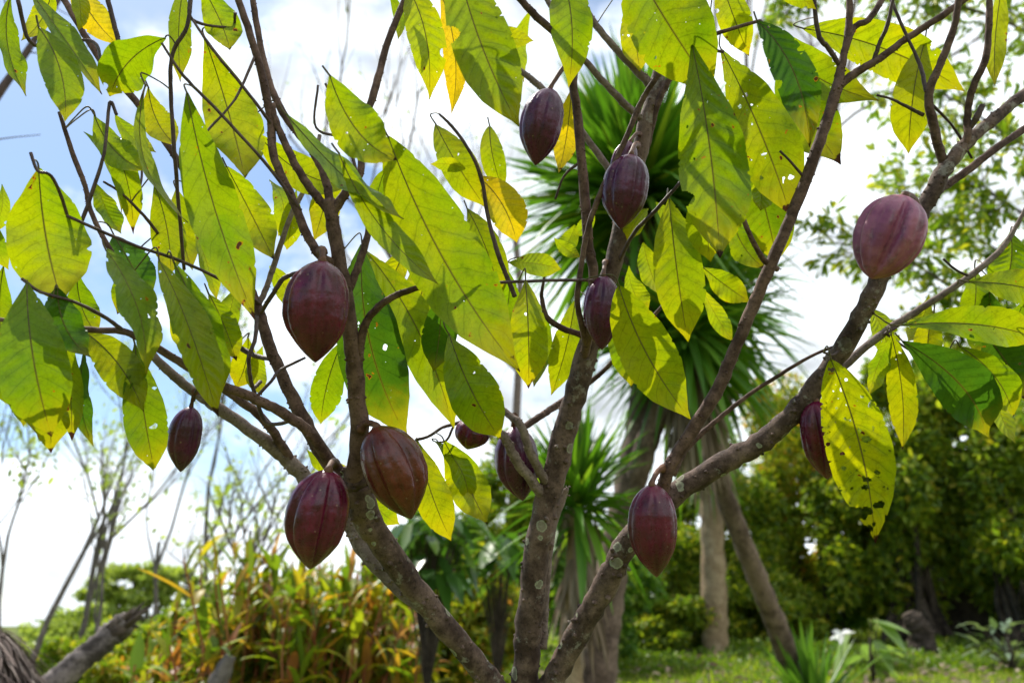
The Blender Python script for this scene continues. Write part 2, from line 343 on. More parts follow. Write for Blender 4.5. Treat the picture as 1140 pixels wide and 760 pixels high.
def leaves(mb, pos, axis, nrm, L, W):        # many small folded leaves, each an island of its own
    a = unit(axis); s_ = unit(np.cross(a, nrm)); n_ = np.cross(s_, a); L = np.asarray(L)[:, None]; W = np.asarray(W)[:, None]
    v = np.stack([pos, pos+a*L*.28+s_*W*.40+n_*W*.14, pos+a*L*.66+s_*W*.42+n_*W*.12-n_*L*.03, pos+a*L-n_*L*.12,
                  pos+a*L*.66-s_*W*.42+n_*W*.12-n_*L*.03, pos+a*L*.28-s_*W*.40+n_*W*.14], 1)
    k = len(pos); base = (np.arange(k)*6)[:, None]
    f = np.concatenate([base+np.array([[0, 1, 2, 3]]), base+np.array([[0, 3, 4, 5]])])
    mb.addq(v.reshape(-1, 3), f)
def blades(mb, pos, axis, L, W, droop, seg=5, fold=0.25, sidev=None):     # many long strap leaves
    a = unit(axis); up = np.array([0, 0, 1.0]); s_ = unit(np.cross(a, up)+1e-4) if sidev is None else unit(sidev)
    n_ = np.cross(s_, a); L = np.asarray(L)[:, None]; W = np.asarray(W)[:, None]; droop = np.asarray(droop)[:, None]
    vs_ = []
    for i in range(seg+1):
        t_ = i/seg; wd = W*(0.5*min(1, .45+t_*2.2)*(1-t_**2.6)+0.01)
        c = pos+a*L*t_+np.array([0, 0, -1.0])*droop*L*t_*t_
        vs_ += [c-s_*wd+n_*wd*fold*2, c, c+s_*wd+n_*wd*fold*2]
    v = np.stack(vs_, 1); k = len(pos); m_ = (seg+1)*3; base = (np.arange(k)*m_)[:, None]
    fs = []
    for i in range(seg):
        for j in (0, 1):
            q = i*3+j; fs.append(base+np.array([[q, q+1, q+4, q+3]]))
    mb.addq(v.reshape(-1, 3), np.concatenate(fs))

# ------------------------------------------------------------------ ground
def gz(x, y):                                # the land drops away to the far left
    f = 1/(1+math.exp(max(-40, min(40, (x+1.5+0.10*(y-14))/2.2))))
    e = max(0.0, y-13)
    return (1-f)*0.042*min(16.0, max(0.0, y-5)) - f*(e*0.085 if e < 260 else 22.1) + 0.05*math.sin(x*0.6+1)*math.sin(y*0.5)
def make_ground():
    mb = MB(); rs = [0.0] + [0.6*1.14**k for k in range(64)]; rs = [r for r in rs if r < 2600]; nA = 96
    vs_ = [(0, 0, gz(0, 0))]
    for r in rs[1:]:
        for k in range(nA):
            x, y = r*math.cos(2*math.pi*k/nA), r*math.sin(2*math.pi*k/nA); vs_.append((x, y, gz(x, y)))
    fs = [(0, 1+k, 1+(k+1) % nA) for k in range(nA)]
    for i in range(len(rs)-2):
        for k in range(nA):
            a = 1+i*nA+k; b = 1+i*nA+(k+1) % nA; fs.append((a, a+nA, b+nA, b))
    mb.add(vs_, fs); o = mb.build('ground', M['ground'], origin=(0, 0, 0)); tag(o, kind='structure')
make_ground()

def make_grass():
    rng = np.random.default_rng(5); n = 42000
    Y = 11.5 + 17*rng.random(n)**1.4; px = rng.uniform(380, 1250, n); X = (px-570)/FPX*Y*1.05
    near = 6000
    Y[:near] = rng.uniform(1, 12, near); X[:near] = rng.uniform(-6, 7, near)
    Z = np.array([gz(x, y) for x, y in zip(X, Y)])
    keep = X > -4.5
    pos = np.stack([X, Y, Z-0.02], 1)[keep]; k = len(pos)
    ax = np.stack([rng.normal(0, .45, k), rng.normal(0, .45, k), np.ones(k)], 1)
    mb = MB(); blades(mb, pos, ax, rng.uniform(.07, .26, k)*(1+0.5*np.sin(pos[:, 0]*1.3)*np.sin(pos[:, 1]*.9)), rng.uniform(.012, .03, k), rng.uniform(.1, .5, k), 2, 0.1)
    o = mb.build('lawn_grass', M['grass'], origin=(0, 12, 0)); tag(o, 'rough yellowish green grass covering the ground behind the cacao tree', 'grass', kind='stuff')
make_grass()

# ------------------------------------------------------------------ the cacao tree
FORK = P(581, 812, 1.5)
tree = thing('cacao_tree', 'cacao tree in the foreground hung with dark purple pods and large drooping leaves', 'cacao tree', (FORK.x+0.02, FORK.y+0.03, 0))
rt = random.Random(11)
SAMPLES = []                                  # (px, py, world, radius) along every branch
def limb(name, pts, mat, seed=0, side=12, knots=0.0, cap=True, lab=None):
    # pts: (px, py, depth, width_px)
    rng = random.Random(seed*7+3); sp = spline(pts, 7)
    W, Rr = [], []
    ph = rng.uniform(0, 6)
    for i, q in enumerate(sp):
        p = P(q[0], q[1], q[2]); r = (0.43 if q[3] > 8 else 0.46)*q[3]*q[2]/FPX
        r *= 1+knots*(0.5*math.sin(i*0.83+ph)+0.5*math.sin(i*1.9+ph*2))
        j = r*0.10
        W.append(np.array(p)+np.array([rng.uniform(-j, j), rng.uniform(-j, j), rng.uniform(-j, j)])); Rr.append(r); SAMPLES.append((q[0], q[1], p, r))
    mb = MB(); tube(mb, W, Rr, side, rng, 0.035, cap)
    # little bumps: old leaf and cushion scars
    tot = len(W)
    for k in range(int(tot*1.5)):
        i = rng.randrange(1, tot-1); r = Rr[i]
        if r < 0.0035: continue
        th = rng.uniform(0, 6.28); d = np.array([math.cos(th), -abs(math.sin(th))*rng.choice((1, 1, -1)), rng.uniform(-.3, .3)])
        tdir = unit(W[i+1]-W[i-1]); d = unit(d-tdir*np.dot(d, tdir)); s_ = r*rng.uniform(.10, .22)
        c = W[i]+tdir*rng.uniform(-.01, .01)
        tube(mb, [c+d*r*0.7, c+d*(r+s_*0.3), c+d*(r+s_*1.1)], [s_*1.3, s_*1.05, s_*.35], 6)
    o = mb.build(name, mat, tree, origin=W[0])
    if lab: o['label'] = lab
    return o
# trunk below the fork
mb = MB(); f = np.array(FORK); rng_ = random.Random(4)
tube(mb, spline([f+[0, 0, .03], f+[0.005, .01, -.15], f+[.01, .02, -.5], f+[.02, .03, -f[2]+.15], f+[.02, .03, -f[2]-.1]], 6),
     list(np.interp(np.arange(25), [0, 6, 12, 20, 24], [.046, .05, .052, .062, .085])), 16, rng_, .04)
mb.build('trunk', M['limb'], tree, origin=f)
L1 = [(582, 815, 1.50, 44), (560, 782, 1.49, 34), (548, 760, 1.48, 30), (490, 690, 1.44, 30), (440, 625, 1.40, 33), (408, 575, 1.37, 37), (396, 540, 1.35, 38), (394, 520, 1.34, 26)]
L2 = [(581, 815, 1.50, 46), (584, 760, 1.50, 36), (590, 680, 1.50, 35), (602, 590, 1.50, 33), (624, 500, 1.50, 31), (646, 420, 1.50, 29), (664, 350, 1.50, 25), (684, 290, 1.51, 24), (701, 215, 1.52, 23), (716, 150, 1.53, 22), (731, 95, 1.54, 19), (740, 40, 1.55, 15), (746, -40, 1.57, 12)]
L3 = [(584, 815, 1.50, 44), (598, 785, 1.49, 32), (615, 757, 1.48, 30), (650, 693, 1.46, 31), (678, 643, 1.44, 32), (702, 600, 1.43, 31), (742, 557, 1.42, 29), (800, 518, 1.41, 28), (850, 490, 1.40, 27), (890, 452, 1.38, 26), (930, 400, 1.35, 25), (962, 345, 1.32, 24), (985, 300, 1.31, 23), (1010, 262, 1.30, 22), (1030, 228, 1.30, 21), (1052, 188, 1.30, 20), (1079, 157, 1.31, 16), (1110, 130, 1.33, 15), (1145, 102, 1.35, 14), (1240, 40, 1.42, 10)]
limb('limb', L1, M['limb'], 1, 18, .06); limb('limb', L2, M['limb'], 2, 18, .05); limb('limb', L3, M['limb'], 3, 18, .06)
B = M['branch']; PB = M['palebranch']; TW = M['twig']
for i, (mat, pts) in enumerate([
  (B, [(392, 545, 1.35, 26), (400, 485, 1.30, 24), (394, 400, 1.26, 22), (385, 330, 1.25, 20), (373, 265, 1.25, 18), (366, 222, 1.25, 17)]),                       # front stem
  (B, [(390, 340, 1.25, 12), (378, 300, 1.25, 13), (357, 285, 1.24, 12), (341, 260, 1.24, 12), (325, 220, 1.24, 11), (304, 172, 1.24, 11), (301, 130, 1.24, 11), (285, 60, 1.23, 10), (262, -10, 1.22, 9)]),
  (B, [(368, 228, 1.25, 12), (361, 195, 1.26, 11), (345, 165, 1.27, 10), (318, 130, 1.28, 10), (300, 92, 1.29, 9), (288, 40, 1.30, 8), (280, -10, 1.30, 7)]),
  (B, [(367, 236, 1.25, 12), (342, 205, 1.25, 11), (322, 170, 1.245, 10), (306, 132, 1.24, 9), (303, 115, 1.24, 8)]),
  (B, [(369, 240, 1.25, 13), (386, 213, 1.25, 12), (402, 190, 1.26, 10), (400, 150, 1.27, 8), (417, 102, 1.28, 10), (430, 52, 1.30, 9), (455, -10, 1.32, 9)]),
  (B, [(400, 400, 1.26, 11), (404, 368, 1.25, 11), (416, 347, 1.24, 10), (436, 331, 1.23, 9), (466, 320, 1.22, 7), (500, 312, 1.22, 4), (524, 296, 1.22, 2)]),
  (B, [(388, 325, 1.25, 10), (400, 292, 1.26, 10), (409, 262, 1.27, 9), (412, 230, 1.28, 7)]),
  (B, [(404, 572, 1.37, 24), (384, 538, 1.355, 22), (356, 500, 1.35, 20), (328, 447, 1.36, 17), (304, 395, 1.37, 15), (288, 348, 1.38, 14), (279, 318, 1.39, 9), (270, 285, 1.40, 6)]),
  (PB, [(286, 342, 1.38, 8), (296, 322, 1.39, 7), (305, 295, 1.40, 7), (324, 240, 1.42, 6), (345, 198, 1.44, 6), (356, 150, 1.45, 5)]),
  (B, [(372, 522, 1.355, 16), (345, 482, 1.30, 14), (314, 459, 1.27, 14), (280, 442, 1.25, 13), (250, 430, 1.22, 12), (215, 412, 1.19, 11), (176, 388, 1.17, 10), (140, 370, 1.16, 9), (103, 367, 1.16, 8), (40, 362, 1.16, 6), (-20, 352, 1.16, 5)]),
  (PB, [(476, 676, 1.43, 24), (446, 652, 1.45, 26), (411, 616, 1.48, 25), (388, 580, 1.50, 24), (340, 532, 1.50, 21), (318, 510, 1.50, 19), (290, 487, 1.49, 17), (240, 452, 1.48, 15), (222, 440, 1.48, 13), (190, 415, 1.47, 12), (160, 380, 1.46, 10), (150, 330, 1.46, 8)]),
  (B, [(330, 522, 1.505, 11), (296, 470, 1.47, 12), (262, 442, 1.45, 11), (235, 425, 1.44, 9)]),
  (B, [(300, 390, 1.39, 9), (290, 345, 1.42, 9), (250, 265, 1.45, 9), (203, 187, 1.47, 9), (157, 120, 1.47, 9), (113, 68, 1.47, 9), (68, -5, 1.48, 8)]),
  (B, [(176, 388, 1.17, 7), (158, 355, 1.18, 6), (137, 305, 1.19, 6), (103, 240, 1.20, 6), (95, 208, 1.20, 6), (80, 168, 1.2, 6), (66, 125, 1.2, 4)]),
  # middle
  (B, [(650, 400, 1.49, 12), (657, 360, 1.44, 13), (661, 308, 1.42, 13), (655, 272, 1.42, 14), (650, 205, 1.42, 13), (644, 137, 1.42, 12), (638, 85, 1.42, 11), (643, 34, 1.43, 10), (634, -20, 1.44, 9)]),
  (B, [(652, 382, 1.46, 8), (643, 335, 1.41, 7), (648, 290, 1.40, 7), (657, 246, 1.39, 7), (672, 207, 1.38, 7), (697, 154, 1.37, 7), (712, 118, 1.37, 7), (731, 86, 1.36, 7), (762, 51, 1.36, 6), (796, 38, 1.35, 5), (846, 23, 1.35, 4)]),
  (PB, [(722, 140, 1.53, 10), (700, 120, 1.52, 10), (673, 92, 1.51, 9), (647, 62, 1.50, 8), (620, 20, 1.50, 7), (600, -20, 1.50, 6)]),
  (PB, [(730, 100, 1.54, 11), (716, 86, 1.54, 11), (686, 55, 1.54, 9), (656, 17, 1.54, 9), (640, -20, 1.54, 8)]),
  (PB, [(690, 205, 1.52, 9), (676, 185, 1.54, 9), (632, 127, 1.56, 9), (601, 96, 1.57, 8), (564, 66, 1.58, 7), (535, 30, 1.6, 6)]),
  (B, [(720, 165, 1.53, 8), (733, 115, 1.52, 8), (753, 75, 1.51, 7), (790, 20, 1.5, 6)]),
  (B, [(652, 45, 1.44, 8), (628, 42, 1.43, 10), (601, 22, 1.42, 10), (575, -5, 1.41, 9)]),
  (B, [(655, 376, 1.49, 8), (642, 371, 1.48, 8), (625, 365, 1.47, 8), (609, 353, 1.46, 7), (603, 330, 1.46, 5), (606, 304, 1.45, 3), (600, 286, 1.45, 2)]),
  (PB, [(612, 562, 1.51, 15), (596, 540, 1.48, 14), (574, 511, 1.455, 13), (560, 485, 1.445, 12), (540, 478, 1.45, 9), (512, 470, 1.47, 5)]),
  (PB, [(622, 548, 1.52, 13), (604, 530, 1.48, 12), (590, 502, 1.455, 12), (580, 474, 1.45, 11), (564, 460, 1.47, 9), (540, 440, 1.5, 7)]),
  (B, [(582, 476, 1.46, 9), (600, 464, 1.50, 9), (624, 448, 1.56, 9), (666, 418, 1.58, 6), (700, 382, 1.58, 5), (740, 338, 1.58, 4)]),
  (PB, [(604, 722, 1.52, 12), (607, 665, 1.54, 11), (614, 595, 1.56, 10), (627, 552, 1.57, 10), (629, 544, 1.57, 10)]),
  # right
  (B, [(738, 556, 1.42, 18), (742, 528, 1.40, 17), (762, 492, 1.39, 17), (795, 440, 1.38, 17), (820, 385, 1.37, 16), (845, 325, 1.36, 16), (872, 262, 1.35, 15), (898, 198, 1.34, 15), (918, 142, 1.34, 14), (931, 100, 1.34, 14), (938, 68, 1.34, 10), (945, 30, 1.34, 9), (946, -20, 1.34, 8)]),
  (B, [(928, 102, 1.34, 11), (950, 83, 1.34, 11), (975, 68, 1.33, 10), (1008, 44, 1.32, 9), (1045, 20, 1.31, 9), (1090, -12, 1.3, 8)]),
  (B, [(748, 528, 1.40, 10), (765, 498, 1.42, 8), (800, 466, 1.43, 6), (840, 435, 1.42, 5), (902, 397, 1.38, 4), (939, 382, 1.36, 3)]),
  (B, [(866, 300, 1.36, 7), (851, 290, 1.35, 7), (834, 260, 1.33, 6), (813, 205, 1.32, 6), (786, 154, 1.31, 5), (782, 116, 1.30, 4)]),
  (PB, [(880, 470, 1.42, 10), (902, 445, 1.46, 11), (939, 408, 1.48, 11), (984, 370, 1.47, 10), (1032, 339, 1.45, 9), (1079, 308, 1.43, 8), (1114, 278, 1.42, 7), (1134, 247, 1.41, 5), (1150, 215, 1.4, 4)]),
  (B, [(1045, 212, 1.30, 10), (1060, 202, 1.32, 10), (1086, 183, 1.33, 10), (1140, 144, 1.36, 9), (1230, 95, 1.42, 7)]),
  (B, [(1068, 172, 1.31, 10), (1077, 152, 1.30, 10), (1077, 128, 1.30, 9), (1083, 98, 1.29, 9), (1097, 66, 1.28, 9), (1101, 30, 1.28, 8), (1102, -20, 1.28, 7)]),
  (B, [(1055, 192, 1.30, 13), (1048, 175, 1.30, 12), (1041, 147, 1.29, 12), (1034, 106, 1.28, 11), (1046, 73, 1.27, 10), (1062, 30, 1.26, 9), (1070, -20, 1.25, 8)]),
  (B, [(932, 86, 1.34, 8), (949, 34, 1.36, 8), (967, 22, 1.36, 8), (985, -5, 1.37, 7)]),
]): limb('branch', pts, mat, 10+i, 12 if pts[0][3] > 14 else 9, .04)
for i, pts in enumerate([
  [(262, 14, 1.23, 4), (256, 30, 1.24, 3), (214, 22, 1.2, 4), (212, -10, 1.2, 4)],
  [(303, 140, 1.24, 5), (291, 123, 1.22, 4), (267, 92, 1.20, 4), (239, 58, 1.18, 4), (214, 22, 1.17, 3)],
  [(335, 235, 1.24, 5), (300, 187, 1.21, 4), (246, 127, 1.18, 4), (205, 85, 1.16, 4), (180, 48, 1.15, 3)],
  [(290, 338, 1.38, 5), (253, 315, 1.30, 4), (200, 290, 1.24, 4), (147, 272, 1.20, 4), (74, 240, 1.14, 4)],
  [(140, 370, 1.16, 5), (115, 352, 1.14, 5), (80, 335, 1.11, 4), (45, 325, 1.09, 4), (24, 310, 1.08, 4)],
  [(290, 425, 1.36, 5), (281, 430, 1.33, 5), (277, 400, 1.31, 5), (284, 377, 1.32, 5), (286, 352, 1.35, 5)],
  [(326, 468, 1.31, 5), (297, 470, 1.36, 5), (281, 430, 1.33, 5)],
  [(288, 352, 1.38, 5), (305, 325, 1.34, 6), (316, 310, 1.33, 6), (337, 302, 1.32, 5), (372, 292, 1.30, 4)],
  [(285, 442, 1.27, 4), (302, 424, 1.28, 4), (312, 412, 1.30, 4), (340, 398, 1.32, 3)],
  [(303, 400, 1.38, 5), (282, 395, 1.42, 7), (258, 380, 1.44, 6), (247, 364, 1.44, 4), (230, 352, 1.45, 4)],
  [(395, 166, 1.27, 5), (388, 140, 1.25, 4), (375, 118, 1.23, 4), (362, 93, 1.22, 3)],
  [(400, 195, 1.26, 6), (402, 220, 1.22, 4), (387, 160, 1.24, 4), (352, 142, 1.24, 3), (354, 95, 1.24, 3)],
  [(573, 330, 1.40, 6), (566, 312, 1.39, 6), (554, 281, 1.38, 6), (543, 240, 1.38, 5), (535, 195, 1.37, 5), (520, 164, 1.36, 4), (505, 143, 1.36, 4), (489, 127, 1.36, 3)],
  [(660, 312, 1.41, 4), (620, 312, 1.36, 4), (568, 314, 1.34, 4), (480, 318, 1.33, 3)],
  [(688, 292, 1.5, 5), (707, 258, 1.46, 5), (731, 233, 1.42, 5), (758, 202, 1.40, 4)],
  [(512, 470, 1.47, 5), (492, 476, 1.46, 4), (478, 485, 1.45, 4), (462, 490, 1.45, 4)],
  [(505, 474, 1.47, 3), (497, 490, 1.47, 3), (488, 492, 1.47, 2)],
  [(1028, 128, 1.29, 5), (1008, 118, 1.28, 4), (992, 110, 1.27, 3), (976, 106, 1.27, 3)],
  [(1031, 102, 1.28, 5), (1026, 78, 1.30, 5), (1017, 56, 1.31, 4), (1003, 26, 1.32, 4), (988, -10, 1.33, 4)],
  [(934, 72, 1.34, 6), (923, 55, 1.33, 6), (911, 38, 1.32, 6), (905, -10, 1.31, 5)],
  [(972, 70, 1.33, 6), (980, 46, 1.32, 5), (988, 28, 1.31, 5), (996, -10, 1.3, 4)],
  [(130, 128, 1.2, 4), (122, 115, 1.2, 4), (116, 170, 1.18, 4), (100, 222, 1.18, 5), (85, 262, 1.18, 4)],
  [(135, 55, 1.25, 6), (128, 31, 1.25, 6), (118, -10, 1.25, 6)],
  [(113, 68, 1.46, 4), (100, 45, 1.3, 4), (38, 50, 1.25, 5), (20, 0, 1.22, 5)],
  [(83, 262, 1.18, 4), (60, 200, 1.12, 4), (42, 190, 1.1, 4), (34, 170, 1.1, 4)],
  [(176, 260, 1.3, 4), (160, 240, 1.28, 4), (135, 215, 1.26, 3), (115, 202, 1.25, 3)],
  [(205, 300, 1.3, 4), (195, 180, 1.22, 5), (190, 100, 1.2, 5), (192, 60, 1.19, 5), (208, 30, 1.18, 5), (214, -10, 1.18, 4)],
  [(1000, 362, 1.46, 5), (985, 372, 1.46, 4)],
  [(846, 23, 1.35, 4), (858, 35, 1.34, 4), (870, 50, 1.33, 3)],
  [(1080, 142, 1.30, 7), (1088, 130, 1.29, 8), (1094, 117, 1.29, 7)],
  [(939, 385, 1.35, 4), (928, 395, 1.32, 3), (917, 392, 1.31, 3)],
  [(775, 30, 1.35, 5), (790, 53, 1.34, 4), (806, 58, 1.33, 4)],
  [(157, 120, 1.47, 5), (150, 150, 1.42, 4), (158, 190, 1.38, 3), (152, 225, 1.35, 3)],
  [(285, 60, 1.23, 4), (262, 110, 1.2, 3), (236, 140, 1.18, 3), (226, 152, 1.17, 3)],
  [(1033, 112, 1.28, 4), (1060, 140, 1.32, 3), (1082, 176, 1.34, 3)],
  [(897, 200, 1.34, 4), (880, 180, 1.33, 3), (868, 168, 1.33, 3)],
  [(1080, 308, 1.43, 4), (1064, 300, 1.42, 3), (1050, 288, 1.42, 3)],
  [(985, 370, 1.47, 4), (1004, 384, 1.44, 3), (1030, 400, 1.42, 3), (1052, 402, 1.41, 3)],
  [(646, 180, 1.42, 4), (628, 196, 1.43, 3), (618, 222, 1.44, 3)],
  [(250, 430, 1.22, 6), (232, 420, 1.21, 4), (219, 433, 1.24, 3), (216, 446, 1.27, 3)],
]): limb('twig', pts, TW, 60+i, 7, .05)

# ---- leaves
CC = {'Y': (0.60, 0.44, 0.015), 'L': (0.35, 0.385, 0.006), 'B': (0.265, 0.325, 0.006), 'M': (0.185, 0.275, 0.006), 'D': (0.06, 0.145, 0.012),
      'O': (0.62, 0.30, 0.02), 'G': (0.22, 0.29, 0.05)}
PROF_T = [0, .04, .12, .25, .4, .55, .68, .80, .89, .95, 1]
PROF_W = [.04, .16, .40, .71, .92, 1.0, .95, .73, .40, .15, .01]
def cacao_leaf(idx, bx, by, tx, ty, W, d, col, roll=None, bend=None, td=0.0, hole=None, droop=None, fold=None, label=None, pet=True, bites=()):
    rng = random.Random(900+idx*13)
    a = np.array(P(bx, by, d)); b = np.array(P(tx, ty, d+td)); ax = b-a; Ls = np.linalg.norm(ax); ax /= Ls
    view = unit(np.array(CAM)-(a+b)/2)
    if roll is None: roll = rng.uniform(-32, 32)
    if bend is None: bend = rng.uniform(-.09, .09)
    if droop is None: droop = rng.uniform(.04, .17)
    if fold is None: fold = rng.uniform(.12, .40)
    s0 = unit(np.cross(ax, view)); n0 = np.cross(s0, ax)
    r = R(roll); s_ = s0*math.cos(r)+n0*math.sin(r); n_ = np.cross(s_, ax)
    hw = 0.458*W*(d+td*.5)/FPX/max(.32, math.cos(r))/math.cos(fold)
    bites = list(bites)
    if not bites and rng.random() < .14:
        sg_ = rng.choice((-1, 1)); bites = [(rng.uniform(.3, .85), sg_*1.05, rng.uniform(.02, .045), rng.uniform(.25, .5))]
    nv, nu = (130, 56) if bites else (66, 14)
    sd = rng.choice((-1, 1)); shp = rng.uniform(.82, 1.25); curl = rng.uniform(-.14, .20); p1, p2 = rng.uniform(0, 6), rng.uniform(0, 6); asym = rng.uniform(-.06, .06); wavy = rng.uniform(.05, .2); tw = rng.uniform(-1.0, 1.0)
    jag = [1-(rng.random() < .05)*rng.uniform(.03, .12) for _ in range((nv+1)*2)]
    vs_, uvs, fs = [], [], []
    for i in range(nv+1):
        t_ = i/nv; par = 4*t_*(1-t_)
        c = a+ax*Ls*t_+s0*bend*Ls*par+n_*sd*droop*Ls*par+n_*curl*Ls*t_**3
        tang = unit(ax+(s0*bend+n_*sd*droop)*4*(1-2*t_))
        an = tw*(t_-.5); s1 = s_*math.cos(an)+n_*math.sin(an); s1 = unit(s1-tang*np.dot(s1, tang)); n1_ = np.cross(s1, tang)
        pw = np.interp(t_**shp, PROF_T, PROF_W)
        for j in range(nu+1):
            u = j/nu*2-1; sg = 1 if u >= 0 else -1; q = abs(u)
            wd = hw*pw*(1+asym*sg)*(jag[i*2+(sg > 0)] if q > .8 else 1)
            pos = c+s1*u*wd
            z = q*wd*math.tan(fold)*(1-.35*q)                                   # V fold along the midrib, flattening outward
            z += wavy*hw*q**1.7*math.sin(t_*17+p1+(1.3 if sg > 0 else 0))*pw      # wavy margin
            phv = t_*11.5-1.55*q**1.25+(.45 if sg > 0 else 0)
            z += -0.018*hw*math.cos(phv*6.2832)*math.sin(math.pi*min(1, q))*1.6     # quilting between the side veins
            z += .05*hw*math.sin(t_*6+p2)*q
            vs_.append(pos+n1_*z); uvs.append((j/nu, t_))
    for i in range(nv):
        for j in range(nu):
            tt, uu = (i+.5)/nv, (j+.5)/nu*2-1
            if any(((tt-b0)/b2)**2+((uu-b1)/b3)**2 < 1+.3*math.sin(9*tt*uu+40*tt) for b0, b1, b2, b3 in bites): continue
            k = i*(nu+1)+j; fs.append((k, k+1, k+nu+2, k+nu+1))
    mb = MB(); mb.add(vs_, fs); o = mb.build('leaf', M['leaf'], tree, origin=a)
    me = o.data; ul = me.uv_layers.new(name='UVMap')
    li = np.zeros(len(me.loops), int); me.loops.foreach_get('vertex_index', li)
    ul.data.foreach_set('uv', np.array(uvs)[li].ravel())
    c = CC[col]; k = rng.uniform(.88, 1.12); g = rng.uniform(.93, 1.07)
    h_ = .6*hole if hole is not None and hole < .4 else (rng.choice((0, 0, 0, .03, .07)) if hole is None else hole)
    o.color = (c[0]*k*g, c[1]*k, c[2], 1-h_)
    if label: o['label'] = label
    # midrib as a raised cord on the underside and a leaf stalk curving back to the nearest branch
    rib = MB(); pts = [a+ax*Ls*t_+s0*bend*Ls*4*t_*(1-t_)+n_*sd*droop*Ls*4*t_*(1-t_)+n_*curl*Ls*t_**3 for t_ in np.linspace(0, .9, 14)]
    tube(rib, pts, list(np.linspace(.0009, .0003, 14)), 5)
    if pet:
        best = min(SAMPLES, key=lambda s: (s[2]-Vector(a)).length - (0.0 if s[3] > .003 else -.01)); q = np.array(best[2]); D = np.linalg.norm(q-a)
        if D < .09:
            m1 = a-ax*min(.02, D*.3)+n_*.0; m2 = q+(m1-q)*.4+np.array([0, 0, .003])
            tube(rib, spline([a+ax*.002, m1, m2, q], 6), list(np.linspace(.0014, .0011, 13))+[.0012]*6, 6)
        else:
            tube(rib, spline([a+ax*.002, a-ax*.008, a-ax*.016+n_*.002], 4), [.0014]*9, 6)
    ro = rib.build('leaf_stalk', M['petiole'], tree, origin=a)
    ro.parent = o; ro.location = (0, 0, 0)
    return o
